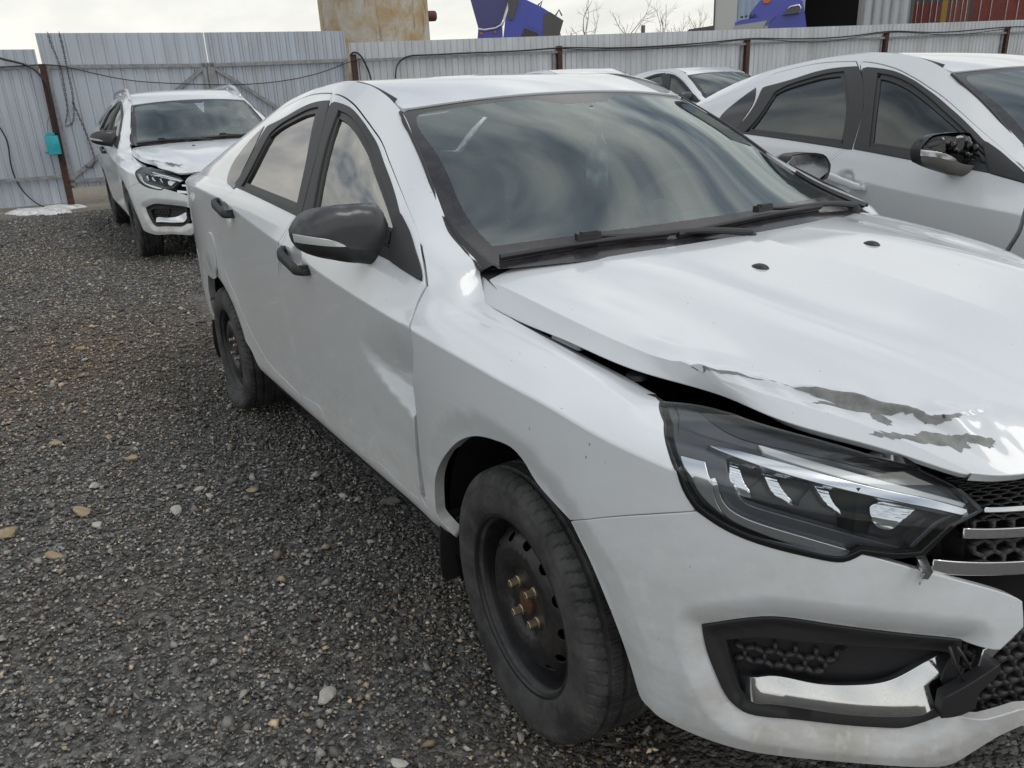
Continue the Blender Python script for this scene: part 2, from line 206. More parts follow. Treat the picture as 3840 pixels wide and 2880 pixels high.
# ------------------------------------------------------------------ materials
MATS = {}
class NT:
    def __init__(s, m): s.t = m.node_tree; s.n = s.t.nodes; s.l = s.t.links
    def new(s, typ, **kw):
        nd = s.n.new(typ)
        for k, v in kw.items():
            if k in nd.inputs.keys(): nd.inputs[k].default_value = v
            else: setattr(nd, k, v)
        return nd
    def link(s, a, b): s.l.new(a, b)
    def coord(s): return s.new('ShaderNodeTexCoord').outputs['Object']
    def noise(s, vec, scale, detail=4, rough=.55, dist=0.):
        nd = s.new('ShaderNodeTexNoise'); nd.inputs['Scale'].default_value = scale; nd.inputs['Detail'].default_value = detail
        nd.inputs['Roughness'].default_value = rough; nd.inputs['Distortion'].default_value = dist; s.link(vec, nd.inputs['Vector']); return nd.outputs['Fac']
    def ramp(s, fac, stops):
        nd = s.new('ShaderNodeValToRGB'); e = nd.color_ramp.elements
        while len(e) < len(stops): e.new(.5)
        for el, (p, c) in zip(e, stops):
            el.position = p; el.color = (c, c, c, 1) if not isinstance(c, tuple) else c+(1,)
        s.link(fac, nd.inputs['Fac']); return nd.outputs['Color']
    def mapping(s, vec, scale=(1,1,1), rot=(0,0,0), loc=(0,0,0)):
        nd = s.new('ShaderNodeMapping'); nd.inputs['Scale'].default_value = scale; nd.inputs['Rotation'].default_value = rot; nd.inputs['Location'].default_value = loc
        s.link(vec, nd.inputs['Vector']); return nd.outputs['Vector']
    def mix(s, fac, a, b, mode='MIX'):
        nd = s.new('ShaderNodeMix', data_type='RGBA', blend_type=mode)
        for inp, v in ((nd.inputs['Factor'], fac), (nd.inputs[6], a), (nd.inputs[7], b)):
            if hasattr(v, 'links'): s.link(v, inp)
            elif isinstance(v, tuple): inp.default_value = v+(1,) if len(v) == 3 else v
            else: inp.default_value = v
        return nd.outputs[2]
    def math(s, op, a, b=0.):
        nd = s.new('ShaderNodeMath', operation=op)
        for inp, v in ((nd.inputs[0], a), (nd.inputs[1], b)):
            if hasattr(v, 'links'): s.link(v, inp)
            else: inp.default_value = v
        return nd.outputs[0]
    def bump(s, h, strength, dist=.01):
        nd = s.new('ShaderNodeBump'); nd.inputs['Strength'].default_value = strength; nd.inputs['Distance'].default_value = dist
        s.link(h, nd.inputs['Height']); return nd.outputs['Normal']

def mat(name, base, rough=.5, metal=0., spec=.5, coat=0., coat_rough=.03):
    m = bpy.data.materials.new(name); m.use_nodes = True; nt = NT(m)
    b = nt.n['Principled BSDF']
    b.inputs['Base Color'].default_value = tuple(base)+(1,); b.inputs['Roughness'].default_value = rough
    b.inputs['Metallic'].default_value = metal; b.inputs['Specular IOR Level'].default_value = spec
    b.inputs['Coat Weight'].default_value = coat; b.inputs['Coat Roughness'].default_value = coat_rough
    MATS[name] = m
    return m, nt, b

def speckle(nt, scale, lo, hi, vec=None):
    v = nt.new('ShaderNodeTexVoronoi'); v.inputs['Scale'].default_value = scale
    nt.link(vec if vec is not None else nt.coord(), v.inputs['Vector'])
    return nt.ramp(v.outputs['Distance'], [(lo, 1.), (hi, 0.)]), v

def mk_paint(name, base, dirt, tar):
    m, nt, b = mat(name, base, .32, 0, .5, .85, .04)
    co = nt.coord()
    # low road dirt: a dusty veil over the lower body with its own blotches
    sep = nt.new('ShaderNodeSeparateXYZ'); nt.link(co, sep.inputs[0])
    low = nt.ramp(sep.outputs['Z'], [(.22, 1.), (.85, 0.)])
    n1 = nt.noise(nt.mapping(co, (1, 1, 2.2)), 6, 6, .65); n2 = nt.noise(co, 38, 4, .6)
    f = nt.math('MULTIPLY', nt.math('MULTIPLY', low, nt.ramp(n1, [(.30, 0.), (.72, 1.)])), dirt)
    c = nt.mix(f, tuple(base), (.36, .335, .29))
    # dried water swirls
    wv = nt.new('ShaderNodeTexWave', wave_type='RINGS', rings_direction='SPHERICAL'); wv.inputs['Scale'].default_value = 9; wv.inputs['Distortion'].default_value = 5
    wv.inputs['Detail'].default_value = 4; wv.inputs['Detail Scale'].default_value = 3
    nt.link(nt.mapping(co, (1, 1, 1), loc=(.9, .8, -.2)), wv.inputs['Vector'])
    sw = nt.math('MULTIPLY', nt.math('MULTIPLY', nt.ramp(wv.outputs['Fac'], [(.72, 0.), (.95, 1.)]), nt.ramp(n2, [(.45, 0.), (.6, 1.)])), nt.math('MULTIPLY', low, .35*dirt))
    c = nt.mix(sw, c, (.74, .74, .72))
    # tar flecks thrown up by the wheels
    sp, vv = speckle(nt, 48, .06, .10, nt.mapping(co, (1, 1, .55), (.4, .6, .2)))
    keep = nt.ramp(vv.outputs['Color'], [(.72, 0.), (.75, 1.)])
    area = nt.ramp(nt.noise(co, 3.1, 3), [(.40, 0.), (.62, 1.)])
    c = nt.mix(nt.math('MULTIPLY', nt.math('MULTIPLY', sp, keep), nt.math('MULTIPLY', area, tar)), c, (.06, .055, .05))
    nt.link(c, b.inputs['Base Color'])
    r = nt.math('ADD', nt.math('MULTIPLY', f, .35), .30); nt.link(r, b.inputs['Roughness'])
    cr = nt.math('ADD', nt.math('MULTIPLY', n1, .10), .0); nt.link(cr, b.inputs['Coat Roughness'])
    ad = nt.new('ShaderNodeMath', operation='SUBTRACT'); ad.inputs[0].default_value = .85; nt.link(f, ad.inputs[1]); nt.link(ad.outputs[0], b.inputs['Coat Weight'])
    return m
PW = (.655, .685, .715)
paint = mk_paint('white_paint', PW, 1.0, .9)
paint2 = mk_paint('dull_white_paint', (.64, .66, .67), .9, .35)
mat('plastic', (.022, .022, .024), .48)
mat('trim_rubber', (.030, .030, .031), .55)
mat('dark_void', (.004, .004, .004), .9)  # near-black colour that puts the shade of deep hollows into the surface
m, nt, b = mat('grained_plastic', (.018, .018, .02), .55); nt.link(nt.bump(nt.noise(nt.coord(), 900, 2), .25, .001), b.inputs['Normal'])
m, nt, b = mat('mirror_shell', (.035, .037, .043), .28, 0, .5, .3, .1)
n = nt.noise(nt.coord(), 60, 5); nt.link(nt.ramp(n, [(.3, .25), (.8, .42)]), b.inputs['Roughness'])
m, nt, b = mat('frit', (.026, .024, .028), .12, 0, .5)
n = nt.noise(nt.coord(), 25, 6, .7); nt.link(nt.mix(nt.ramp(n, [(.45, 0.), (.8, .35)]), (.020, .018, .022), (.105, .10, .10)), b.inputs['Base Color']); nt.link(nt.ramp(n, [(.3, .08), (.8, .3)]), b.inputs['Roughness'])
mat('gloss_black', (.006, .006, .007), .06, 0, .6)
m, nt, b = mat('chrome', (.62, .63, .64), .07, 1.)
n = nt.noise(nt.coord(), 240, 5, .7); nt.link(nt.ramp(n, [(.4, .05), (.75, .26)]), b.inputs['Roughness'])
mat('satin_chrome', (.62, .63, .65), .22, 1.)
mat('reflector', (.70, .72, .74), .12, 1.)
mat('white_plastic', (.80, .81, .80), .25, 0, .5, .4)
mat('lamp_dark', (.035, .036, .042), .28, 0, .5)
mat('lamp_grey', (.10, .104, .115), .22, .3, .5)
mat('red_lens', (.25, .008, .010), .12, 0, .5, .5)
mat('orange_lens', (.55, .13, .02), .15)
m, nt, b = mat('tyre', (.020, .020, .021), .72)
n = nt.noise(nt.coord(), 9, 6, .7); n2 = nt.noise(nt.coord(), 120, 4)
nt.link(nt.mix(nt.ramp(n, [(.40, 0.), (.72, .8)]), (.021, .021, .022), (.105, .103, .099)), b.inputs['Base Color']); nt.link(nt.bump(n2, .35, .002), b.inputs['Normal'])
m, nt, b = mat('wheel_steel', (.012, .012, .014), .42, 0, .5)
n = nt.noise(nt.coord(), 7, 6, .75); sp, vv = speckle(nt, 170, .06, .12)
c = nt.mix(nt.ramp(n, [(.48, 0.), (.75, .7)]), (.011, .011, .013), (.07, .063, .052)); c = nt.mix(nt.math('MULTIPLY', sp, nt.ramp(vv.outputs['Color'], [(.75, 0.), (.8, .8)])), c, (.45, .45, .43))
n3 = nt.noise(nt.coord(), 5.3, 5, .8); c = nt.mix(nt.ramp(n3, [(.60, 0.), (.70, .75)]), c, (.10, .045, .022)); nt.link(c, b.inputs['Base Color'])
mat('dusty_plastic', (.13, .125, .115), .8); mat('clear_signal', (.62, .64, .65), .12, .3, .5, .6)
m, nt, b = mat('rust', (.12, .038, .014), .85)
n = nt.noise(nt.coord(), 80, 5, .7); nt.link(nt.ramp(n, [(.3, (.030, .014, .010)), (.7, (.115, .042, .020))]), b.inputs['Base Color']); nt.link(nt.bump(n, .5, .002), b.inputs['Normal'])
m, nt, b = mat('zinc_bolt', (.50, .42, .28), .35, .85)
m, nt, b = mat('zinc', (.55, .55, .54), .35, .9)
m, nt, b = mat('felt', (.010, .0105, .012), .95); nt.link(nt.bump(nt.noise(nt.coord(), 300, 3), .6, .004), b.inputs['Normal'])
m, nt, b = mat('primer', (.20, .205, .205), .55)
n = nt.noise(nt.coord(), 45, 6, .7); nt.link(nt.ramp(n, [(.3, (.13, .132, .13)), (.75, (.30, .305, .30))]), b.inputs['Base Color'])
mat('cabin_dark', (.035, .04, .043), .8)
mat('cabin_grey', (.16, .165, .165), .85)
mat('cabin_roof', (.42, .43, .42), .9)
mat('seat_cloth', (.05, .055, .058), .95)

def mk_glass(name, tint, rough=.0, dust=.06, ior=1.6, gcol=(.96, 1., .985)):
    m = bpy.data.materials.new(name); m.use_nodes = True; nt = NT(m); nt.n.remove(nt.n['Principled BSDF']); out = nt.n['Material Output']
    tr = nt.new('ShaderNodeBsdfTransparent'); tr.inputs['Color'].default_value = tuple(tint)+(1,)
    gl = nt.new('ShaderNodeBsdfGlossy'); gl.inputs['Roughness'].default_value = rough; gl.inputs['Color'].default_value = tuple(gcol)+(1,)
    fr = nt.new('ShaderNodeFresnel'); fr.inputs['IOR'].default_value = ior
    mx = nt.new('ShaderNodeMixShader'); nt.link(fr.outputs[0], mx.inputs[0]); nt.link(tr.outputs[0], mx.inputs[1]); nt.link(gl.outputs[0], mx.inputs[2])
    df = nt.new('ShaderNodeBsdfDiffuse'); df.inputs['Color'].default_value = (.42, .48, .48, 1)
    n = nt.noise(nt.coord(), 14, 6, .75); n2 = nt.noise(nt.mapping(nt.coord(), (1, 2.5, 1)), 160, 4, .7)
    d = nt.math('MULTIPLY', nt.math('ADD', nt.ramp(n, [(.35, .3), (.8, 1.)]), nt.math('MULTIPLY', nt.ramp(n2, [(.62, 0.), (.72, 1.)]), .8)), dust)
    mx2 = nt.new('ShaderNodeMixShader'); nt.link(d, mx2.inputs[0]); nt.link(mx.outputs[0], mx2.inputs[1]); nt.link(df.outputs[0], mx2.inputs[2]); nt.link(mx2.outputs[0], out.inputs['Surface'])
    MATS[name] = m; return m
mk_glass('windscreen_glass', (.80, .93, .92), 0, .040, 2.2, (.90, 1., 1.))
mk_glass('clear_glass', (.85, .92, .90), 0, .02, 1.45)
mk_glass('side_glass', (.42, .50, .48), 0, .03, 3.4, (1., 1., .95))
mk_glass('tinted_glass', (.05, .056, .058), 0, .04, 1.75)
mk_glass('mirror_tint_glass', (.05, .056, .058), 0, .03, 4.2, (1., .97, .95))
mk_glass('lamp_glass', (.93, .95, .97), 0, .02, 1.33)
mk_glass('clear_lens', (.85, .88, .90), .05, .05)
# ------------------------------------------------------------------ mesh helpers
class MD:
    """verts, faces, per-vertex normals; becomes ONE mesh object"""
    def __init__(s): s.v = []; s.f = []; s.n = []; s.c = 0
    def add(s, V, F, N=None):
        V = np.asarray(V, float); o = s.c
        s.v.append(V); s.f += [tuple(i+o for i in f) for f in F]; s.c += len(V)
        s.n.append(np.full((len(V), 3), np.nan) if N is None else np.asarray(N, float)); return s
    def mirrored(s):
        r = MD(); V = np.concatenate(s.v)*[1,-1,1]; N = np.concatenate(s.n)*[1,-1,1]
        r.add(V, [f[::-1] for f in s.f], N); return r
    def merge(s, o): return s.add(np.concatenate(o.v), o.f, np.concatenate(o.n))
    def mesh(s, name, mats, smooth=True, midx=None, sharp=None):
        me = bpy.data.meshes.new(name); V = np.concatenate(s.v)
        me.from_pydata(V.tolist(), [], s.f); me.update()
        for m in mats: me.materials.append(MATS[m])
        if midx is not None: me.polygons.foreach_set('material_index', midx)
        me.polygons.foreach_set('use_smooth', [smooth]*len(me.polygons))
        N = np.concatenate(s.n)
        if smooth and np.isfinite(N).all():
            me.normals_split_custom_set_from_vertices(N.tolist())
        elif smooth and sharp:
            me.set_sharp_from_angle(angle=math.radians(sharp))
        return me
def link(name, me, parent=None, loc=None, label=None):
    o = bpy.data.objects.new(name, me); col.objects.link(o)
    if parent: o.parent = parent
    if loc is not None: o.location = loc
    if label: o['label'] = label
    return o
def empty(name, label, cat, loc=(0,0,0), rot=(0,0,0), group=None):
    o = bpy.data.objects.new(name, None); col.objects.link(o); o.location = loc; o.rotation_euler = rot; o.empty_display_size = .1
    o['label'] = label; o['category'] = cat
    if group: o['group'] = group
    return o
def tagd(o, label, cat, group=None):
    o['label'] = label; o['category'] = cat
    if group: o['group'] = group
    return o
def box(md, c, s, rot=None, bev=0.):
    x, y, z = np.array(s)/2.
    V = np.array([[i*x, j*y, k*z] for i in (-1,1) for j in (-1,1) for k in (-1,1)])
    if rot is not None: V = V@np.array(Euler(rot).to_matrix()).T
    md.add(V+np.array(c), [(0,1,3,2),(4,6,7,5),(0,4,5,1),(2,3,7,6),(0,2,6,4),(1,5,7,3)]); return md
def tube(md, pts, r, n=8, caps=True):
    P = np.asarray(pts, float); T = np.gradient(P, axis=0); T /= np.linalg.norm(T, axis=1)[:, None]
    up = np.array([0,0,1.]) if abs(T[0,2]) < .9 else np.array([1.,0,0]); V = []; R = np.broadcast_to(r, (len(P),))
    a = np.linspace(0, 2*np.pi, n, endpoint=False)
    for p, t, rr in zip(P, T, R):
        s = np.cross(t, up); s /= np.linalg.norm(s); up = np.cross(s, t)
        V.append(p+rr*(np.outer(np.cos(a), s)+np.outer(np.sin(a), up)))
    F = [(i*n+j, i*n+(j+1)%n, (i+1)*n+(j+1)%n, (i+1)*n+j) for i in range(len(P)-1) for j in range(n)]
    if caps: F += [tuple(range(n))[::-1], tuple(range((len(P)-1)*n, len(P)*n))]
    md.add(np.concatenate(V), F); return md
def lathe(md, prof, n=64, axis='y', c=(0,0,0), a0=0., a1=2*math.pi, fn=None):
    """prof: (w along axis, r)"""
    full = abs(a1-a0-2*math.pi) < 1e-6; k = n if full else n+1
    A = np.linspace(a0, a1, k, endpoint=not full); pr = np.asarray(prof, float)
    V = np.zeros((k, len(pr), 3))
    for i, a in enumerate(A):
        w, r = pr[:, 0].copy(), pr[:, 1].copy()
        if fn: w, r = fn(a, w, r)
        if axis == 'y': V[i] = np.stack([r*math.cos(a), w, r*math.sin(a)], -1)
        elif axis == 'x': V[i] = np.stack([w, r*math.cos(a), r*math.sin(a)], -1)
        else: V[i] = np.stack([r*math.cos(a), r*math.sin(a), w], -1)
    m = len(pr); F = [(i*m+j, ((i+1)%k)*m+j, ((i+1)%k)*m+j+1, i*m+j+1) for i in range(n) for j in range(m-1)]
    md.add(V.reshape(-1, 3)+np.array(c), F); return md

def inside(poly, pts):
    x, y = pts[:, 0], pts[:, 1]; r = np.zeros(len(pts), bool); p = np.asarray(poly); q = np.roll(p, -1, 0)
    for (x0, y0), (x1, y1) in zip(p, q):
        if y0 == y1: continue
        c = ((y0 > y) != (y1 > y))&(x < (x1-x0)*(y-y0)/(y1-y0)+x0); r ^= c
    return r
def pdist(poly, pts, closed=True):
    p = np.asarray(poly, float); q = np.roll(p, -1, 0)
    if not closed: p, q = p[:-1], q[:-1]
    d = np.full(len(pts), 1e9)
    for a, b in zip(p, q):
        ab = b-a; t = np.clip(((pts-a)@ab)/max(ab@ab, 1e-12), 0, 1); d = np.minimum(d, np.linalg.norm(pts-a-t[:, None]*ab, axis=1))
    return d
def smooth_poly(pts, sc, sp):
    """corner-flagged polygon (u, t, flag) -> resampled 2-D polygon in scaled domain"""
    P = np.array([(p[0]*sc[0], p[1]*sc[1]) for p in pts]); fl = [len(p) < 3 or p[2] for p in pts]; n = len(P)
    if not any(fl): fl = [0]*n; start = 0; closed = True
    else: start = next(i for i in range(n) if fl[i]); closed = False
    out = []; idx = [(start+i) % n for i in range(n)]+[start]
    runs = []; cur = [idx[0]]
    for i in idx[1:]:
        cur.append(i)
        if (fl[i] and not closed) or (closed and i == start and len(cur) > 1): runs.append(cur); cur = [i]
    for r in runs:
        Q = P[r]
        if len(Q) == 2: C = Q; k = max(1, int(round(np.linalg.norm(Q[1]-Q[0])/sp))); S = Q[0]+(Q[1]-Q[0])*np.linspace(0, 1, k+1)[:-1, None]
        else:
            d = np.r_[0, np.cumsum(np.maximum(np.linalg.norm(np.diff(Q, axis=0), axis=1), 1e-6)**.6)]
            s = Spline(d, Q); x = np.linspace(0, d[-1], 40*len(Q)); C = s(x)
            L = np.r_[0, np.cumsum(np.linalg.norm(np.diff(C, axis=0), axis=1))]; k = max(2, int(round(L[-1]/sp)))
            tl = np.linspace(0, L[-1], k+1)[:-1]; S = np.stack([np.interp(tl, L, C[:, j]) for j in (0, 1)], -1)
        out.append(S)
    return np.concatenate(out)
def offset_poly(Q, d):
    """grow (d > 0) a polygon in its plane"""
    a = np.roll(Q, 1, 0); b = np.roll(Q, -1, 0)
    area = .5*np.sum(Q[:, 0]*b[:, 1]-b[:, 0]*Q[:, 1]); sg = 1 if area > 0 else -1
    def nrm(e): e = e/np.maximum(np.linalg.norm(e, axis=1), 1e-9)[:, None]; return np.stack([e[:, 1], -e[:, 0]], -1)*sg
    n = nrm(Q-a)+nrm(b-Q); n /= np.maximum(np.linalg.norm(n, axis=1), .5)[:, None]
    return Q+n*d

def panel(F, outer, holes=(), sc=(1., .12), sp=.016, h=.02, flip=1, flange=.012, off=0., grow=0., smooth=True, lines=()):
    """mesh a trimmed region of surface F(u, t): Delaunay grid inside the outline, analytic normals, turned-in edge"""
    sc = np.array(sc)
    O = smooth_poly(outer, sc, sp) if smooth else np.array([(p[0]*sc[0], p[1]*sc[1]) for p in outer])
    if grow: O = offset_poly(O, grow)
    HS = []
    for hh in holes:
        g = 0.
        if isinstance(hh, tuple) and len(hh) == 2 and isinstance(hh[1], float): hh, g = hh
        Q = smooth_poly(hh, sc, sp)
        HS.append(offset_poly(Q, g) if g else Q)
    lo, hi = O.min(0), O.max(0); nx = int((hi[0]-lo[0])/h)+2; ny = int((hi[1]-lo[1])/(h*.866))+2
    gx, gy = np.meshgrid(np.arange(nx), np.arange(ny)); G = np.stack([lo[0]+(gx+.5*(gy % 2))*h, lo[1]+gy*h*.866], -1).reshape(-1, 2)
    for tv in lines:
        d_ = .030*sc[1]; G = G[np.abs(G[:, 1]-tv*sc[1]) > d_+.35*h]; xs = np.arange(lo[0], hi[0], h*.7)
        G = np.concatenate([G]+[np.stack([xs, np.full(len(xs), tv*sc[1]+q)], -1) for q in (-d_, d_)])
    k = inside(O, G)&(pdist(O, G) > .45*h)
    for Q in HS: k &= ~inside(Q, G); k &= pdist(Q, G) > .45*h
    G = G[k]; pts = list(O); edges = [(i, (i+1) % len(O)) for i in range(len(O))]
    for Q in HS:
        b = len(pts); pts += list(Q); edges += [(b+i, b+(i+1) % len(Q)) for i in range(len(Q))]
    pts += list(G)
    vs, es, fs, *_ = delaunay_2d_cdt([Vector(p) for p in pts], edges, [], 0, 1e-6)
    Q2 = np.array([tuple(v) for v in vs]); T = np.array(fs)
    cen = Q2[T].mean(1); k = inside(O, cen)
    for Q in HS: k &= ~inside(Q, cen)
    a, b, c = Q2[T[:, 0]], Q2[T[:, 1]], Q2[T[:, 2]]
    ar = (b[:, 0]-a[:, 0])*(c[:, 1]-a[:, 1])-(b[:, 1]-a[:, 1])*(c[:, 0]-a[:, 0]); k &= np.abs(ar) > 1e-10
    T = T[k]; T[ar[k] < 0] = T[ar[k] < 0][:, ::-1]
    us = np.unique(T); rm = -np.ones(len(Q2), int); rm[us] = np.arange(len(us)); T = rm[T]; Q2 = Q2[us]
    UV = Q2/sc; e = 2e-3
    P = F(UV[:, 0], UV[:, 1])
    du = F(UV[:, 0]+e/sc[0], UV[:, 1])-F(UV[:, 0]-e/sc[0], UV[:, 1]); dt = F(UV[:, 0], UV[:, 1]+e/sc[1])-F(UV[:, 0], UV[:, 1]-e/sc[1])
    N = np.cross(du, dt)*flip; N /= np.maximum(np.linalg.norm(N, axis=1), 1e-12)[:, None]
    P = P+N*off
    if flip < 0: T = T[:, ::-1]
    md = MD()
    if not flange: return md.add(P, [tuple(t) for t in T.tolist()], N)
    cnt = {}
    for t in T.tolist():
        for i in range(3):
            ed = (t[i], t[(i+1) % 3]); cnt[ed] = 1
    bd = [ed for ed in cnt if (ed[1], ed[0]) not in cnt]
    on = np.zeros_like(P)
    for i, j in bd:
        v = np.cross(P[j]-P[i], N[i]); v /= max(np.linalg.norm(v), 1e-9); on[i] += v; on[j] += v
    bs = sorted(set(i for ed in bd for i in ed)); bi = {v: q for q, v in enumerate(bs)}; B = np.array(bs)
    o = on[B]; o /= np.maximum(np.linalg.norm(o, axis=1), .3)[:, None]; nb = N[B]
    r = min(.0022, abs(flange)*.3)
    V = [P, P[B]+o*r*.7-nb*r*.3, P[B]+o*r-nb*r, P[B]+o*r-nb*flange]; m = len(P); k = len(B)
    nn = [N, .7*nb+.7*o, o, o]
    Fc = [tuple(t) for t in T.tolist()]
    for i, j in bd:
        a, b = bi[i], bi[j]
        Fc += [(j, i, m+a, m+b), (m+b, m+a, m+k+a, m+k+b), (m+k+b, m+k+a, m+2*k+a, m+2*k+b)]
    return md.add(np.concatenate(V), Fc, np.concatenate(nn))

def plane_surf(fx):   # F(u=y, t=z) -> x = fx(y, z)
    return lambda u, t: np.stack([fx(np.asarray(u, float), np.asarray(t, float)), np.asarray(u, float), np.asarray(t, float)], -1)

# ------------------------------------------------------------------ damage (the struck car only)
DENT = [(0.6432,5.258),(0.6722,5.361),(0.6992,4.824),(0.7105,4.527),(0.7536,4.371),(0.7772,4.119),(0.7954,3.77),(0.8246,3.491),(0.871,3.425),(0.8951,3.232),(0.897,2.865)]
CHIP1 = [(0.6721,5.375),(0.6992,4.824),(0.7065,4.489),(0.7498,4.332),(0.7734,4.08),(0.7918,3.731),(0.8212,3.454),(0.8678,3.387),(0.8898,3.35),(0.8943,3.129),(0.8928,2.814),(0.9021,2.976),(0.9061,3.153),(0.9053,3.363),(0.9009,3.493),(0.8698,3.532),(0.8571,3.744),(0.8948,4.018),(0.9098,4.363),(0.8867,4.264),(0.8601,3.965),(0.8437,4.199),(0.8261,4.517),(0.8181,4.327),(0.8162,3.996),(0.7824,4.175),(0.7641,4.198),(0.7211,4.562),(0.7092,4.917)]
CHIP2 = [(0.9236,5.447),(0.934,4.915),(0.934,4.383),(0.9206,3.912),(0.9251,3.512),(0.9314,3.339),(0.9363,3.142),(0.9435,2.973),(0.9547,3.071),(0.9592,3.254),(0.9496,3.347),(0.9468,3.476),(0.9584,3.648),(0.9639,4.004),(0.9519,4.017),(0.9538,4.667),(0.9455,4.788),(0.9429,5.273)]
RUST0 = [(0.8959,3.196),(0.8937,3.105),(0.8995,3.125),(0.9067,3.208),(0.9105,3.322),(0.905,3.303)]
RUST = [(.8975+(a-.9)*.55, 3.21+(b-3.21)*.5) for a, b in RUST0]
DD_TOP = [(-0.3461,4.092),(-0.423,3.991),(-0.506,3.919),(-0.6067,3.768),(-0.698,3.587),(-0.7444,3.427)]
DD_LL = [(-0.7444,3.427),(-0.7115,3.339),(-0.649,3.227),(-0.56,3.091),(-0.4702,3.0),(-0.4235,2.945)]
HS_ = np.array([1.15, .13])
def hood_damaged(u, t):
    u = np.asarray(u, float); t = np.asarray(t, float); P = hood(u, t); q = np.stack([u, t], -1)*HS_; D = np.array(DENT)*HS_
    d = pdist(D, q, False)
    low = u > np.interp(-t, -D[:, 1]/HS_[1], D[:, 0]/HS_[0])-.004          # in front of the fold
    right = ss(1.6, 2.9, t)
    w = np.where(low, np.exp(-(d/.020)**2), np.exp(-(d/.045)**2))*.011
    w += .0035*np.sin(t*7.3+u*31)*np.exp(-(d/.05)**2)+.0022*np.sin(u*74-t*11)*np.exp(-(d/.08)**2)
    w += .005*np.exp(-((u-.52)/.07)**2-((t-4.35)/.30)**2)-.006*np.exp(-((u-.60)/.05)**2-((t-4.25)/.35)**2)
    P = P.copy(); P[:, 2] += w*right*ss(1.01, .97, u)*ss(6.0, 5.2, t)
    return P
def door_skin(u, t):
    """flank with the finger cups pressed in behind both handles"""
    u = np.asarray(u, float); t = np.asarray(t, float); P = side(u, t).copy()
    for hx, hz in ((-1.15, .932), (-2.02, 1.008)): P[:, 1] += .017*ss(1, .4, np.hypot((u-hx+.004)/.056, (P[:, 2]-hz)/.046))
    return P
def door_dented(u, t):
    P = door_skin(u, t).copy(); q = np.stack([np.asarray(u, float), np.asarray(t, float)*.12], -1)
    def fine(L):
        L = np.array(L)*[1, .12]; d = np.r_[0, np.cumsum(np.linalg.norm(np.diff(L, axis=0), axis=1))]; return Spline(d, L)(np.linspace(0, d[-1], 40))
    tp = fine(DD_TOP); ll = fine(DD_LL)
    poly = np.concatenate([tp, ll[1:], [[-.20, ll[-1, 1]], [-.20, tp[0, 1]]]])
    ins = inside(poly, q); dt, dl = pdist(tp, q, False), pdist(ll, q, False)
    dep = np.where(ins, .042*ss(-.005, .115, dt)*ss(0, .026, dl), 0)
    P[:, 1] += dep; return P

def poffs(d):
    def G(u, t):
        u = np.asarray(u, float); n = plann(u); P = side(u, t).copy(); P[:, :2] += n*d; return P
    return G
# ------------------------------------------------------------------ wheels (outward = -y)
def tyre_md(flat=0., ground=-.308, ribs=66):
    prof = [(-.070,.192),(-.079,.199),(-.088,.210),(-.0945,.228),(-.0965,.246),(-.0955,.262),(-.0925,.270),(-.0930,.2725),(-.0905,.2815),(-.0855,.291),(-.079,.2985),(-.072,.3025),(-.060,.3050),(-.0575,.2985),(-.0515,.2985),(-.049,.3062),(-.030,.3075),(-.0275,.3005),(-.0195,.3005),(-.017,.308),(.017,.308),(.0195,.3005),(.0275,.3005),(.030,.3075),(.049,.3062),(.0515,.2985),(.0575,.2985),(.060,.305),(.072,.3025),(.079,.2985),(.0855,.291),(.0905,.2815),(.0955,.262),(.0965,.246),(.0945,.228),(.088,.210),(.079,.199),(.070,.192)]
    n = ribs*9
    def fn(a, w, r):
        ph = a*ribs/(2*math.pi)
        sk = ph+np.sign(w)*np.abs(w)*9
        cut = (((sk*9) % 9) < 1.0)&(np.abs(w) > .0595)&(np.abs(w) < .0890)&(r > .280)
        sk2 = ph+w*14; cut2 = (((sk2*9) % 9) < 1.0)&(np.abs(w) < .0485)&(r > .3045)
        return w, r-np.where(cut, .006, 0)-np.where(cut2, .004, 0)
    prof = [(w if w < -.06 else -.06+(w+.06)*1.16, r) for w, r in prof]
    md = MD(); lathe(md, prof, n, fn=fn); V = md.v[0]
    z = V[:, 2]; lim = ground
    below = np.clip(lim-z, 0, None)
    bul = ss(.12, .0, z-lim)*flat*np.sign(V[:, 1])*ss(.20, .25, np.hypot(V[:, 0], z))*(np.abs(V[:, 1]) > .062)
    V[:, 1] += bul; V[:, 2] = np.maximum(z, lim)
    return md
def disc_w(r):
    return -np.interp(r, [0,.030,.034,.072,.082,.100,.125,.145,.158,.166,.176,.186], [.054,.054,.057,.057,.067,.074,.073,.063,.050,.036,.022,.020])
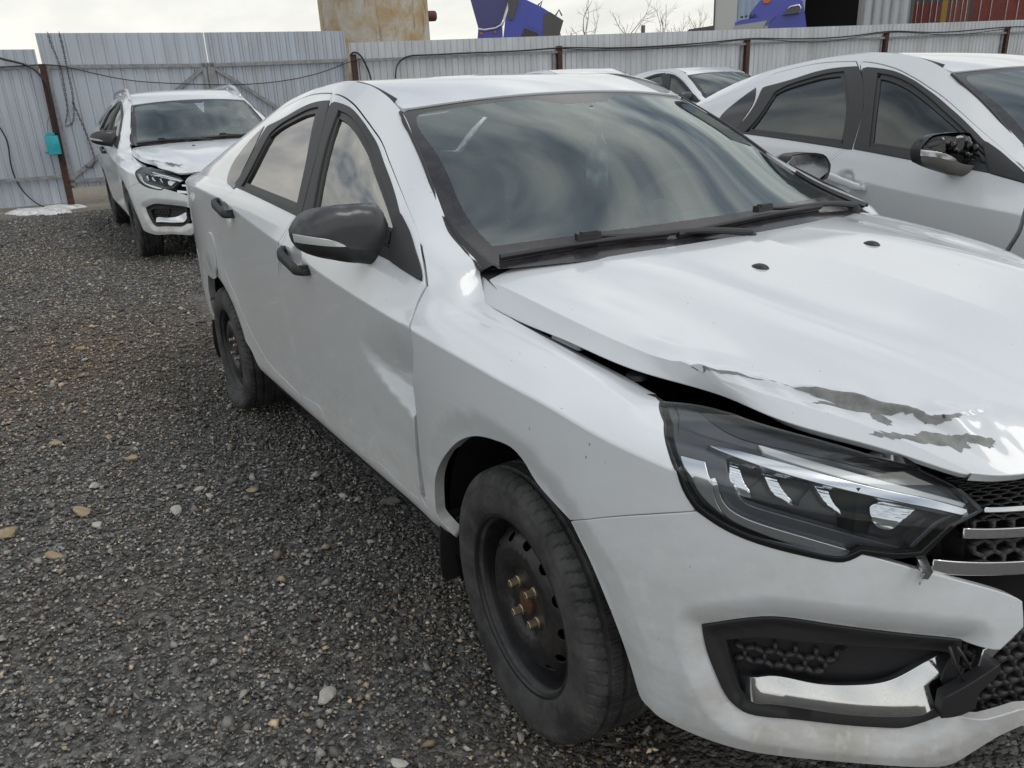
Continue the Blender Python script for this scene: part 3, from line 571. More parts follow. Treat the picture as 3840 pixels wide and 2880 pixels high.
def wheel_parts(prefix_cache, flat, ground):
    key = ('tyre', flat, ground)
    if key not in CACHE:
        CACHE[key] = tyre_md(flat, ground).mesh('tyre', ['tyre'], sharp=38)
    if 'rim' not in CACHE:
        md = MD(); lathe(md, [(-.0800,.1965),(-.0855,.2005),(-.0865,.2065),(-.0830,.2085),(-.0785,.2060),(-.0760,.1990),(-.0700,.1925),(-.0600,.1885),(-.030,.1865),(-.020,.1800),(.050,.178),(.080,.19),(.084,.205)], 72)
        md.add(*[(lambda M: (np.concatenate(M.v), M.f))(md)]) if False else None
        CACHE['rim'] = md.mesh('rim', ['wheel_steel'], sharp=35)
        S = lambda u, t: np.stack([np.asarray(u, float), disc_w(np.hypot(u, t)), np.asarray(t, float)], -1)
        circ = lambda cx, cz, r, n: [(cx+r*math.cos(a), cz+r*math.sin(a), 0) for a in np.linspace(0, 2*math.pi, n, endpoint=False)]
        hs = []
        for i in range(13):
            a = 2*math.pi*i/13+.1; c, s = math.cos(a), math.sin(a)
            hs.append([(c*.1475+c*x-s*y, s*.1475+s*x+c*y, 0) for x, y in [(.0105*math.cos(b), .0145*math.sin(b)) for b in np.linspace(0, 2*math.pi, 14, endpoint=False)]])
        CACHE['disc'] = panel(S, circ(0, 0, .186, 80), hs, sc=(1, 1), sp=.006, h=.010, flip=1, flange=.004).mesh('wheel_disc', ['wheel_steel'])
        md = MD(); lathe(md, [(-.069,.000),(-.069,.006),(-.067,.020),(-.063,.027),(-.050,.0285)], 28); CACHE['hub'] = md.mesh('hub_cap', ['rust'], sharp=40)
        md = MD(); lathe(md, [(-.054,.0130),(-.060,.0128),(-.0615,.0098)], 16)
        lathe(md, [(-.0610,.0098),(-.0800,.0094),(-.0810,.0082),(-.0810,.0050),(-.074,.0045),(-.074,0)], 6)
        CACHE['nut'] = md.mesh('lug_nut', ['zinc_bolt'], sharp=25)
    return CACHE[key]
CACHE = {}
def nut_zinc():
    me = CACHE['nut'].copy(); me.materials[0] = MATS['zinc']; return me
def add_wheel(root, x, side_, steer=0., flat=.0, ground=-.306, zc=.302, yc=.755, spin=0.):
    w = bpy.data.objects.new('wheel', None); col.objects.link(w); w.parent = root; w.location = (x, yc*side_, zc)
    w.rotation_euler = (0, 0, steer+(0 if side_ < 0 else math.pi)); w.empty_display_size = .05
    ty = wheel_parts(None, flat, ground); link('tyre', ty, w)
    r = link('rim', CACHE['rim'], w); d = link('wheel_disc', CACHE['disc'], w); link('hub_cap', CACHE['hub'], w)
    d.rotation_euler = (0, spin, 0)
    for i in range(4):
        a = spin+i*math.pi/2+.35; link('lug_nut', CACHE['nut'] if x > -1 else CACHE.setdefault('nutz', nut_zinc()), w, (.050*math.cos(a), 0, .050*math.sin(a)))
    return w

# ------------------------------------------------------------------ the car
def offs(F, d, flip=1):
    def G(u, t):
        e = 2e-3; u = np.asarray(u, float); t = np.asarray(t, float); P = F(u, t)
        N = np.cross(F(u+e, t)-F(u-e, t), F(u, t+e*6)-F(u, t-e*6))*flip; N /= np.maximum(np.linalg.norm(N, axis=1), 1e-12)[:, None]
        return P+N*d
    return G
def strip(F, pts, w, k=.12):   # a band polygon of width w round a (u, t) polyline
    P = np.array(pts)*[1, k]; T = np.gradient(P, axis=0); T /= np.linalg.norm(T, axis=1)[:, None]; n = np.stack([-T[:, 1], T[:, 0]], -1)*w/2
    a = np.concatenate([P+n, (P-n)[::-1]])/[1, k]; m = len(P)
    return [(p[0], p[1], 1 if i in (0, m-1, m, 2*m-1) else 0) for i, p in enumerate(a)]
fog_poly_px = None
_FH = None
def bumper_surf(u, t):
    """front bumper skin with the pressed-in surround of the fog-lamp recess"""
    P = side(u, t).copy(); q = np.stack([np.asarray(u, float), np.asarray(t, float)*.12], -1)
    global _FH
    if _FH is None: _FH = smooth_poly(OUT['fog_frame'], (1, .12), .02)
    d = pdist(_FH, q); d[inside(_FH, q)] = 0
    dep = -.025*np.clip(1-d/.044, 0, 1)**1.5
    n = plann(np.asarray(u, float)); P[:, 0] += n[:, 0]*dep; P[:, 1] += n[:, 1]*dep
    # lower edge ridge
    return P
def get(key, fn):
    if key not in CACHE: CACHE[key] = fn()
    return CACHE[key]
def two_sided(md):
    m = MD(); m.merge(md); m.merge(md.mirrored()); return m

def build_car(name, label, loc, rot, opt, group):
    root = empty(name, label, 'car', loc, rot, group)
    pm = opt.get('paint', 'white_paint'); dmg = opt.get('damage'); wag = opt.get('wagon', False)
    glass = opt.get('side_glass', 'side_glass'); rglass = opt.get('rear_glass', 'tinted_glass'); nm = lambda k: k+'|'+pm+('|w' if wag else '')
    def part(nme, key, fn, mats, parent=None, label=None, smooth=True, sharp=None):
        me = get(key, lambda: fn().mesh(nme, mats, smooth, sharp=sharp)); return link(nme, me, parent or root, label=label)
    def mir(nme, key, fn, mats, parent=None, label=None, sharp=None):
        me = get(key+'|L', lambda: fn().mirrored().mesh(nme, mats, True, sharp=sharp)); return link(nme, me, parent or root, label=label)
    O = OUT
    # -- body shell: quarters, pillars, roof rails, sills
    if wag:
        body_out = [(-.395,0),(-.395,1.55),(-.52,2.2),(-.60,6.3),(-.4995,7.2)]+[tuple(p) for p in FSEAM]+[(-.60,8,0),(-.842,8,0),(-1.0,8,0),(-1.25,8,0),(-1.7,8,0),(-2.2,8,0),(-2.9,8,0),(-3.25,8,1),(-3.36,7,0),(-3.42,5.8,1),(-3.42,4.6,1),(-3.30,4.2,1),(-3.2,3.2),(-2.985,3.0)]
    else:
        body_out = [(-.395,0),(-.395,1.55),(-.52,2.2),(-.60,6.3),(-.4995,7.2)]+[tuple(p) for p in FSEAM]+[(-.60,8,0),(-.842,8,0),(-1.0,8,0),(-1.25,8,0),(-1.7,8,0),(-2.2,8,0),(-2.6,8,0),(-2.92,8,0),(-3.2,8,0),(-3.34,8,1),(-3.34,5.6,1),(-3.28,3.55,1),(-3.2,3.2),(-2.985,3.0)]
    body_out += [tuple(p) for p in ARCHR]
    SF = side_wagon if wag else side
    def body():
        h = [(O['door_front'], .0045), (O['door_rear'], .0045)]
        if not wag: pass
        return two_sided(panel(SF, [p if len(p) == 3 else p+(1,) for p in body_out], h, flange=.035, h=.024, sp=.02, lines=(4,)))
    bo = part('body', nm('body'), body, [pm])
    # -- doors
    for nmd, trim, gl, gm in (('front_door', 'trim_front', 'glass_front', glass), ('rear_door', 'trim_rear', 'glass_rear', rglass)):
        src = 'door_front' if nmd[0] == 'f' else 'door_rear'
        fn = lambda F=door_skin: panel(F, O[src], [(O[trim], -.004)], flange=.035, h=.016, sp=.012, lines=(4,))
        dR = part('door', nm(src)+('|d' if dmg == 'main' and nmd[0] == 'f' else ''), (lambda: panel(door_dented, O['door_front'], [(O['trim_front'], -.004)], flange=.035, h=.009, sp=.010, lines=(4,))) if dmg == 'main' and nmd[0] == 'f' else fn, [pm],
                  label=opt.get('door_label') if nmd[0] == 'f' else None)
        dL = mir('door', nm(src), fn, [pm])
        tr = lambda: panel(side, O[trim], [O[gl]], flange=.016, off=.0035, grow=.0045, h=.03, sp=.014)
        gg = lambda: panel(side, O[gl], flange=0, off=-.010, grow=.006, h=.03, sp=.016)
        sl = lambda: panel(side, O[gl], [(O[gl], -.012)], flange=.01, off=-.003, grow=.001, h=.03, sp=.012)
        bc = None
        for d, f in ((dR, part), (dL, mir)):
            f('window_trim', trim, tr, ['trim_rubber'], d); f('window_seal', 'seal'+trim, sl, ['plastic'], d)
            gm2 = 'clear_glass' if (f is mir and dmg == 'main' and nmd[0] == 'f') else gm
            f('window', gl+gm2, gg, [gm2], d)
            hx = (-1.15 if nmd[0] == 'f' else -2.02); hk = 'handle'+nmd[0]
            hm = opt.get('handle', 'grained_plastic')
            def handle():
                md = MD(); xs = np.linspace(-.118, .118, 25); base = side(hx+xs, np.full(25, 3.94))
                for i, x in enumerate(xs): pass
                prof = []
                for x, b in zip(xs, base):
                    k = 1-abs(x/.118)**6; lift = .010+.026*ss(-.118, -.06, x)*ss(.125, .075, x); zz = b[2]+.004-.010*x/.118
                    hh = .0155*(.55+.45*k)*(1+.1*(x < 0)); th = .011
                    a = np.linspace(0, 2*np.pi, 14, endpoint=False)
                    prof.append(np.stack([np.full(14, b[0]), b[1]-lift-th*np.sign(np.cos(a))*np.abs(np.cos(a))**.6+.004, zz+hh*np.sign(np.sin(a))*np.abs(np.sin(a))**.6], -1))
                V = np.concatenate(prof); F = [(i*14+j, i*14+(j+1) % 14, (i+1)*14+(j+1) % 14, (i+1)*14+j) for i in range(24) for j in range(14)]+[tuple(range(14))[::-1], tuple(range(24*14, 25*14))]
                md.add(V, F)
                for s in (-.108, .100):
                    b = side([hx+s], [3.94])[0]; box(md, (b[0], b[1]-.008, b[2]+.003), (.022, .03, .022))
                return md
            f('door_handle', hk+hm, handle, [hm], d, sharp=40)
            if nmd[0] == 'f':
                f('sail_trim', 'sail', lambda: panel(side, O['sail'], flange=.012, off=.007, h=.03, grow=.004), ['grained_plastic'], d)
                if opt.get('no_left_mirror') and f is mir: continue
                build_mirror(d, f, opt)
            f('door_card', 'card'+nmd, lambda: panel(offs(side, -.055), [(p[0], min(p[1], 6.05), p[2]) for p in O[src]], flange=0, flip=-1, h=.06, sp=.04, grow=-.01), ['cabin_grey'], d)
    # -- fixed side glass
    if not wag:
        for f in (part, mir): f('quarter_window', 'qg', lambda: panel(side, O['quarter_glass'], flange=.004, off=.003, h=.03, grow=.003), ['gloss_black'])
    else:
        qg = [(-2.16,6.25,1),(-2.12,7.3,0),(-2.10,7.45,1),(-2.5,7.5),(-2.8,7.4),(-3.0,7.05,1),(-2.96,6.5,1),(-2.5,6.3)]
        for f in (part, mir): f('quarter_window', 'qgw', lambda: panel(SF, qg, flange=.004, off=.003, h=.04), ['gloss_black'])
    for f in (part,): f('fuel_flap', nm('fuel'), lambda: panel(side, O['fuel_flap'], flange=.006, off=.004, h=.03), [pm])
    # -- fenders
    fn = lambda: panel(side, O['fender'], flange=.03, h=.014, sp=.012, lines=(4,))
    fe = part('fender', nm('fender'), fn, [pm]); mir('fender', nm('fender'), fn, [pm])
    # -- hood
    hm_ = [(0,0,1)]+[(0,t,0) for t in (1,2,3,4,4.7)]+[(.004,5.0,1),(.012,5.7,0),(.045,6.0,0),(.10,6.0,0),(.3,6,0),(.5,6,0),(.7,6,0),(.85,6,0),(.96,6,0),(.995,5.6,0),(1,5.0,0),(1,4,0),(1,3,0),(1,2,0),(1,1,0),(1,0,1)]
    HF = hood_damaged if dmg else hood
    Hm = lambda: panel(HF, hm_, sc=(1.15, .13), h=.009 if dmg else .02, sp=.012, flip=-1, flange=.016, lines=(5,))
    Hc = lambda: panel(hood, hm_, sc=(1.15, .13), h=.02, sp=.012, flip=-1, flange=.016)
    def hoodmd():
        a = Hm(); b = (Hc() if dmg else a).mirrored(); m = MD(); m.merge(a); m.merge(b); return m
    ho = part('hood', nm('hood')+str(bool(dmg)), hoodmd, [pm], label='buckled white hood with scraped bare metal patches above the right headlamp' if dmg else None)
    if dmg:
        jag = lambda P, k: [(p[0]+k*.0035*rng.normal(), p[1]+k*.035*rng.normal(), 1) for p in P]
        def chips():
            m = MD()
            for C in ((CHIP1, CHIP2) if dmg == 'main' else (CHIP1,)):
                Q = []
                for i in range(len(C)):
                    a, b = np.array(C[i]), np.array(C[(i+1) % len(C)])
                    for k in range(6): Q.append(tuple(a+(b-a)*k/6)+(1,))
                m.merge(panel(HF, jag(Q, .55), sc=(1.15, .13), h=.006, sp=.5, flip=-1, flange=0, off=.0007))
            return m
        part('paint_chip', 'chips'+dmg, chips, ['primer'], ho)
        part('rust_spot', 'rustspot', lambda: panel(HF, jag([p+(1,) for p in RUST], .8), sc=(1.15, .13), h=.006, sp=.01, flip=-1, flange=0, off=.0014), ['rust'], ho)
    for y in (-.2, .2):
        def noz():
            m = MD(); a = np.linspace(0, math.pi/2, 7); lathe(m, [(.0125*math.sin(x)*1.0, .0185*math.cos(x)) for x in a], 20, axis='z'); m.v[0][:, 0] *= 1.25; return m
        link('washer_nozzle', get('noz', lambda: noz().mesh('washer_nozzle', ['plastic'], sharp=60)), ho, (.067, y, .9635))
    # -- engine bay seen through the gap, fender ledges, cowl
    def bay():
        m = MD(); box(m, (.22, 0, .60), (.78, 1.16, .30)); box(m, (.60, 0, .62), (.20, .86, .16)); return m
    part('engine_bay', 'bay', bay, ['dark_void'], smooth=False)  # plain boxes; the bay's shade is painted in as black
    def ledge():
        u = np.linspace(-.24, .30, 30); a = L8(u); V = np.concatenate([a+[0,.004,-.007], a+[0,.030,-.014], a+[0,.042,-.040], a+[0,.075,-.048], a+[0,.080,-.12]]); n = len(u)
        F = [(k*n+i, (k+1)*n+i, (k+1)*n+i+1, k*n+i+1) for k in range(4) for i in range(n-1)]
        return MD().add(V, [f[::-1] for f in F])
    part('fender_ledge', nm('ledge'), ledge, [pm], fe, sharp=50); mir('fender_ledge', nm('ledge'), ledge, [pm])
    if dmg == 'main':
        def hinge():
            m = MD(); p = L8(np.array([.015]))[0]; box(m, p+[.0,.030,.0], (.085,.028,.008), (0,.1,.05)); box(m, p+[.035,.034,.004], (.03,.03,.012), (.2,.3,0)); lathe(m, [(.0,.012),(.010,.011),(.012,0)], 10, 'z', c=p+[-.02,.032,.004])
            return m
        part('hinge_bracket', 'hinge', hinge, ['zinc'], fe, sharp=30)
        def buffer():
            m = MD(); q = L8(np.array([.20]))[0]; lathe(m, [(-.01,.022),(.0,.020),(.004,.010),(.004,0)], 16, 'z', c=q+[0,.05,-.008])
            return m
        part('rubber_buffer', 'buffer', buffer, ['plastic'], fe, sharp=30)
    def cowl():
        m = MD(); ys = np.linspace(-.70, .70, 29); us = .5*(1-np.cos((ys+.70)/1.40*np.pi))
        w = wind(np.full(29, -.02), (ys+.705)/1.41*4); V = np.concatenate([w+[-.03,0,-.006], w+[.05,0,-.035], w+[.10,0,-.07], w+[.16,0,-.10]])
        F = [(k*29+i, (k+1)*29+i, (k+1)*29+i+1, k*29+i+1) for k in range(3) for i in range(28)]
        return m.add(V, F)
    part('cowl', 'cowl', cowl, ['plastic'], sharp=60)
    # -- windscreen
    WS = (.75, .345)
    w_out = [(-.02,-.0,1),(.2,0,0),(.45,0,0),(.7,0,0),(.96,0,0),(1,.10,1),(1,1,0),(1,2,0),(1,3,0),(1,3.9,1),(.96,4,0),(.7,4,0),(.45,4,0),(.2,4,0),(-.02,4,1),(-.02,3,0),(-.02,2,0),(-.02,1,0)]
    w_in = O['frit_in']
    wi = [(.108,.21,1),(.30,.17,0),(.6,.145,0),(.92,.15,0),(.945,.28,1),(.945,1.0,0),(.95,1.38,1),(.93,1.50,0),(.865,1.70,1),(.86,2.0,0),(.865,2.30,1),(.93,2.50,0),(.95,2.62,1),(.945,3.0,0),(.945,3.72,1),(.92,3.85,0),(.6,3.855,0),(.30,3.83,0),(.108,3.79,1),(.105,3,0),(.10,2,0),(.105,1,0)]
    wo = part('windscreen', 'wglass', lambda: panel(wind, wi, sc=WS, flip=-1, flange=0, off=.0, grow=.001, h=.03, sp=.02), ['windscreen_glass'])
    part('frit_border', 'wfrit', lambda: panel(wind, w_out, [wi], sc=WS, flip=-1, flange=0, off=.0, h=.03, sp=.02), ['frit'], wo)
    for f in (part, mir): f('screen_seal', 'wseal', lambda: (lambda m: tube(m, wind(np.linspace(-.02, .985, 30), np.full(30, 0.))+[0, 0, .001], .0055, 6))(MD()), ['trim_rubber'], wo)
    def apill():
        m = MD()
        for sgn, dy in ((0., -1),):
            uu = np.linspace(-.02, .26, 14); t = np.full(14, sgn); P = wind(uu, t); Q = wind(uu, t-.14*dy*-1*(1 if sgn == 0 else 1)) if False else wind(uu, np.full(14, sgn+(.13 if sgn == 0 else -.13)))
            mid = .5*(P+Q); w_ = np.linspace(1, .25, 14)[:, None]; Qw = P+(Q-P)*w_
            V = np.concatenate([P+[0,0,.0], P+(Qw-P)*.5+[.006,0,.011], Qw+[.002,0,.003]]); F = [(k*14+i, k*14+i+1, (k+1)*14+i+1, (k+1)*14+i) for k in range(2) for i in range(13)]
            m.add(V, F if sgn == 0 else [f[::-1] for f in F])
        return m
    for f in (part, mir): f('pillar_foot_trim', 'apill', apill, ['plastic'], wo, sharp=60)
    # -- wipers
    def wiper(u0, t0, u1, t1, uh, th, up, tp):
        m = MD(); k = np.linspace(0, 1, 26); n = np.array([.45, 0, .89])
        cu = u0+(u1-u0)*k+.012*np.sin(k*np.pi); ct = t0+(t1-t0)*k; P = wind(cu, ct)+n*.012
        tube(m, P, np.where((k > .02)&(k < .98), .0062, .0078), 8)
        tube(m, wind(cu, ct)+n*.006, .005, 6)
        H = wind([uh], [th])[0]+n*.021; dr = P[14]-P[12]; dr /= np.linalg.norm(dr)
        ax = np.arctan2(dr[1], dr[0]); box(m, H, (.062, .020, .017), (0, -math.asin(dr[2]), ax)); box(m, H+n*.008, (.042, .016, .010), (0, -math.asin(dr[2]), ax))
        A = wind([up], [tp])[0]; k2 = np.linspace(0, 1, 14)[:, None]; pth = H+(A+n*.014-H)*k2+n*.004*np.sin(k2*np.pi)-np.array([0,0,.004])*np.sin(k2*2*np.pi)
        tube(m, pth, np.linspace(.0048, .0095, 14), 8); lathe(m, [(-.02,.02),(.008,.018),(.014,.009),(.014,0)], 14, 'z', c=A+n*.0); return m
    part('wiper', 'wip1', lambda: wiper(.035, .16, .049, 1.40, .069, .82, .006, 2.02), ['plastic'], sharp=40)
    part('wiper', 'wip2', lambda: wiper(.041, 1.46, .052, 3.11, .078, 2.37, .012, 3.66), ['plastic'], sharp=40)
    # -- roof, gutter strips
    if not wag:
        r_out = [(-2.42,0,1),(-2.2,0,0),(-1.9,0,0),(-1.6,0,0),(-1.3,0,0),(-1.1,0,0),(-.935,0,1)]+[(-.93,t,0) for t in (1,2,3)]+[(-.935,4,1),(-1.1,4,0),(-1.3,4,0),(-1.6,4,0),(-1.9,4,0),(-2.2,4,0),(-2.42,4,1),(-2.42,2,0)]
        ro = part('roof', nm('roof'), lambda: panel(roof, r_out, sc=(1, .29), flip=1, flange=.012, h=.03, sp=.03), [pm])
        part('headliner', 'headl', lambda: panel(roof, r_out, sc=(1, .29), flip=-1, flange=0, off=.03, h=.06, sp=.05, grow=-.01), ['cabin_roof'])
        gut = lambda: tube_strip(np.linspace(-2.45, -1.045, 50), L8, R0)
        for f in (part, mir): f('roof_strip', 'gutter', gut, ['trim_rubber'], ro)
        part('rear_window', 'backl', lambda: panel(backl, [(0,0.05,1),(0,1,0),(0,2,0),(0,3,0),(0,3.95,1),(.5,3.95,0),(1,3.95,1),(1,3,0),(1,2,0),(1,1,0),(1,.05,1),(.5,.05,0)], sc=(.6, .31), flip=-1, flange=.006, h=.04, sp=.04), [rglass])
        bl = part('boot_lid', nm('deck'), lambda: panel(deck, [(0,0,1),(0,1,0),(0,2,0),(0,3,0),(0,4,1),(.35,4,0),(.8,4,0),(1,4,1),(1,3,0),(1,2,0),(1,1,0),(1,0,1),(.8,0,0),(.35,0,0)], sc=(.42, .32), flip=-1, flange=.012, h=.04, sp=.03), [pm])
        part('boot_face', nm('bootface'), lambda: two_sided(panel(side, [(UR,3.3),(UR,8),(-3.9,8,0),(-3.6,8,0),(-3.35,8),(-3.36,5.7),(-3.83,5.5),(-3.83,3.3)], flange=.012, h=.04, sp=.03)), [pm], bl)
        tl = lambda: panel(side, [(-3.82,3.6),(-3.82,5.4),(-3.5,5.62,0),(-3.35,5.58),(-3.29,3.62)], flange=.012, off=.004, h=.03, sp=.02)
        part('tail_lamp', 'tail', tl, ['red_lens']); mir('tail_lamp', 'tail', tl, ['red_lens'])
    else:
        r_out = [(-3.25,0,1),(-2.9,0,0),(-2.4,0,0),(-1.9,0,0),(-1.6,0,0),(-1.3,0,0),(-1.1,0,0),(-.935,0,1)]+[(-.93,t,0) for t in (1,2,3)]+[(-.935,4,1),(-1.1,4,0),(-1.3,4,0),(-1.6,4,0),(-1.9,4,0),(-2.4,4,0),(-2.9,4,0),(-3.25,4,1),(-3.25,2,0)]
        ro = part('roof', nm('roof'), lambda: panel(roof_wagon, r_out, sc=(1, .29), flip=1, flange=.012, h=.03, sp=.03), [pm])
        part('headliner', 'headlw', lambda: panel(roof_wagon, r_out, sc=(1, .29), flip=-1, flange=0, off=.03, h=.06, sp=.05, grow=-.01), ['cabin_roof'])
        def rail():
            u = np.linspace(-2.9, -1.06, 40); P = R0w(u)+[0,-.012,.0]; k = (u-u[0])/(u[-1]-u[0]); P = P+np.array([0,0,1])*(.004+.040*np.minimum(1, np.sin(k*np.pi)*3.2))[:, None]
            m = MD(); tube(m, P, .017, 8)
            for kk in (0, 14, 26, 39): m2 = P[kk]; box(m, m2-[0,0,.022], (.11,.024,.04))
            return m
        for f in (part, mir): f('roof_rail', 'rail', rail, ['satin_chrome'], sharp=40)
        hb = lambda: two_sided(panel(side_wagon, [(UR,3.3),(UR,8),(-3.5,8),(-3.44,5.8),(-3.44,3.3)], flange=.012, h=.05, sp=.03))
        part('tailgate', nm('gate'), hb, [pm])
        tl = lambda: panel(side_wagon, [(-3.80,3.8),(-3.80,5.4),(-3.44,5.6),(-3.36,4.5),(-3.36,3.9)], flange=.012, off=.006, h=.03, sp=.02)
        part('tail_lamp', 'tailw', tl, ['red_lens']); mir('tail_lamp', 'tailw', tl, ['red_lens'])
    part('rear_bumper', nm('rbump'), lambda: two_sided(panel(side, [(UR,0),(UR,3.22),(-3.8,3.22,0),(-3.3,3.5),(-3.21,3.14),(-3.0,2.98)]+[tuple(p) for p in ARCHR2]+[(-3.02,-.0,1),(-3.3,0,0)], flange=.02, h=.04, sp=.03)), [pm])
    # -- front bumper and its fittings
    bm = lambda: two_sided(panel(bumper_surf, O['bumper'], flange=.018, h=.0085, sp=.010))
    bu = part('front_bumper', nm('bumper'), bm, [pm])
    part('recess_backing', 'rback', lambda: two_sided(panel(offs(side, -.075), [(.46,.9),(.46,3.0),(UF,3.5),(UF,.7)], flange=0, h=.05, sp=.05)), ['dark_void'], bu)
    ff = lambda: panel(lambda u, t: frame_surf(u, t), O['fog_frame'], [O['fog_hole']], flange=.05, h=.012, sp=.010, grow=-.0015)
    fm = lambda: hexmesh(poffs(-.050), O['fog_mesh'], .034)
    fb = lambda: panel(poffs(-.062), O['fog_hole'], flange=0, h=.03, grow=.008)
    fc = lambda: panel(chrome_surf, O['fog_chrome'], flange=.02, h=.012, sp=.010)
    for f in (part, mir):
        f('fog_surround', 'ffr', ff, ['grained_plastic'], bu); f('fog_recess', 'fbk', fb, ['plastic'], bu)
        f('wing_trim', 'wtrim', lambda: panel(offs(side, -.014), O['wing_trim'], flange=.012, h=.02, sp=.01), ['satin_chrome'], bu)
        f('fog_mesh', 'fmesh', fm, ['plastic'], bu); f('chrome_trim', 'fchr', fc, ['chrome'], bu)
    lg = [(.905,1.55),(.91,2.0),(.965,2.62),(UF,2.7),(UF,1.25),(1.1,1.2,0)]
    part('lower_grille', 'lgr', lambda: two_sided(hexmesh(offs(side, -.045), lg, .034)), ['plastic'], bu)
    if dmg == 'main':
        f_ = lambda: panel(offs(side, .004), O['bracket'], flange=.022, h=.02, sp=.01)
        part('torn_bracket', 'bracket', f_, ['grained_plastic'], bu, label='torn black plastic bracket hanging beside the chrome trim')
        W_ = offs(side, -.006); wq = np.array([p[:2] for p in O['wires']])
        for a_ in (0, 3): part('broken_clip_wire', 'cw%d' % a_, lambda: tube(MD(), W_(wq[a_:a_+3, 0], wq[a_:a_+3, 1]), .003, 6), ['plastic'], bu)
    # upper grille: backing, hex mesh, three bright bars
    ug = [(.935,4.35),(.88,6.4),(.92,6.6,0),(UF,6.6),(UF,3.25),(.93,3.25)]
    gr = part('grille', 'ugr', lambda: two_sided(hexmesh(offs(side, -.030), ug, .036)), ['plastic'])
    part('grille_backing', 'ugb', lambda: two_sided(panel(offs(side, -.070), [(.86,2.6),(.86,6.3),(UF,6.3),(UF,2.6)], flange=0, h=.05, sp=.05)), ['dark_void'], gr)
    def bar(t0, t1, u0, w):
        us = np.linspace(u0, UF, 20); tt = t0+(t1-t0)*((us-u0)/(UF-u0))**.8
        return two_sided(panel(offs(side, -.012), strip(side, np.stack([us, tt], -1), w), flange=.016, h=.01, sp=.012))
    part('chrome_bar', 'bar1', lambda: bar(4.35, 4.15, .945, .012), ['chrome'], gr); part('chrome_bar', 'bar2', lambda: bar(3.85, 3.72, .905, .013), ['chrome'], gr)
    part('chrome_bar', 'bar3', lambda: bar(3.44, 3.12, .855, .018), ['chrome'], gr)
    # -- headlamps
    def LS(d):
        def G(u, t):
            u = np.asarray(u, float); n = plann(u); P = side(u, t).copy(); P[:, :2] += n*d*.93; P[:, 2] += d*.37; return P
        return G
    def lamp(f, right):
        LP = [(p[0], min(p[1], 7.72), p[2]) for p in O['lamp']]
        lo = f('headlamp', 'lmph', lambda: panel(LS(-.055), LP, flange=-.02, h=.02, sp=.012, grow=-.003), ['lamp_dark'])
        f('lens', 'lens', lambda: panel(LS(.002), LP, flange=.012, h=.02, sp=.012, grow=-.004), ['lamp_glass'], lo)
        f('lamp_gasket', 'gask', lambda: panel(LS(.0015), LP, [(LP, -.005)], flange=.012, h=.02, sp=.010), ['gloss_black'], lo)
        up = O['lamp_hood']
        f('lamp_hood', 'lhood', lambda: panel(LS(-.0195), up, flange=.004, h=.03, sp=.015), ['lamp_dark'], lo)
        f('lamp_bezel', 'lbez', lambda: panel(LS(-.022), LP, [(O['lamp_bowl'], -.002)], flange=.02, h=.03, sp=.015, grow=-.010), ['lamp_grey'], lo)
        f('running_light', 'drlu', lambda: panel(LS(-.012), O['drl_upper'], flange=.012, h=.01, sp=.008), ['white_plastic'], lo)
        f('running_light', 'drlm', lambda: panel(LS(-.006), O['drl_main'], flange=.014, h=.01, sp=.008), ['reflector'], lo)
        f('side_marker', 'smk', lambda: panel(LS(-.010), O['side_marker'], flange=.010, h=.01, sp=.008), ['satin_chrome'], lo)
        f('lamp_chrome', 'lchr', lambda: panel(LS(-.010), O['lamp_chrome'], flange=.014, h=.01, sp=.008), ['chrome'], lo)
        for k in 'abcd': f('reflector', 'rf'+k, lambda: panel(rib_surf(LS(-.036)), O['refl_'+k], flange=.012, h=.005, sp=.006), ['reflector'], lo)
        def wedge(a, b):
            uu = np.linspace(a[0], b[0], 6); tt = np.linspace(a[1], b[1], 6); P = LS(-.030)(uu, tt); Q = LS(-.054)(uu, tt)
            return MD().add(np.concatenate([P, Q]), [(i, i+1, 7+i, 6+i) for i in range(5)])
        for q_, (a, b) in enumerate((((.56,4.05),(.60,5.2)),((.64,3.95),(.67,4.95)),((.72,3.9),(.76,4.7)))): f('lamp_fin', 'lfin%d' % q_, lambda: wedge(a, b), ['lamp_dark'], lo)
        return lo
    lamp(part, True); lamp(mir, False)
    if dmg == 'main':
        def clip():
            m = MD(); p = side([.845], [3.42])[0]; box(m, p+[-.012,-.004,.006], (.010,.040,.018), (.3,.2,1.0)); box(m, p+[-.006,-.02,.016], (.008,.03,.005), (.3,.2,1.0)); return m
        part('broken_clip', 'clip', clip, ['satin_chrome'], gr, sharp=30)
    # -- wheel housings, mud flaps, under-body
    def liner(A, b0, b1):
        cx, cz, R = A; q = MD(); lathe(q, [(-.80, R+.03), (-.78, R+.045), (-.55, R+.045), (-.55, .02)], 40, c=(cx, 0, cz), a0=b0, a1=b1); q.f = [f[::-1] for f in q.f]; return q
    for kk, A, b0, b1 in (('lf', (.005,.32,.365), .0, math.pi+.42), ('lr', (-2.615,.30,.39), -.12, math.pi+.30)):
        for f in (part, mir): f('wheel_housing', 'liner'+kk, lambda: liner(A, b0, b1), ['felt'], sharp=50)
    def flap(x, y):
        m = MD(); V = []
        for z, w, dx in ((.37,.070,0.0),(.30,.078,-.006),(.22,.078,-.018),(.165,.070,-.028),(.15,.050,-.032)):
            for s in (-1, 1): V += [(x+dx, y+s*w, z), (x+dx-.007, y+s*w, z)]
        F = []
        for i in range(4):
            a = i*4; b = a+4; F += [(a, b, b+2, a+2), (a+1, a+3, b+3, b+1), (a, a+1, b+1, b), (a+2, b+2, b+3, a+3)]
        m.add(V, F); lathe(m, [(.010,.014),(.016,.010),(.016,0)], 12, 'x', c=(x-.012, y-.02, .335)); return m
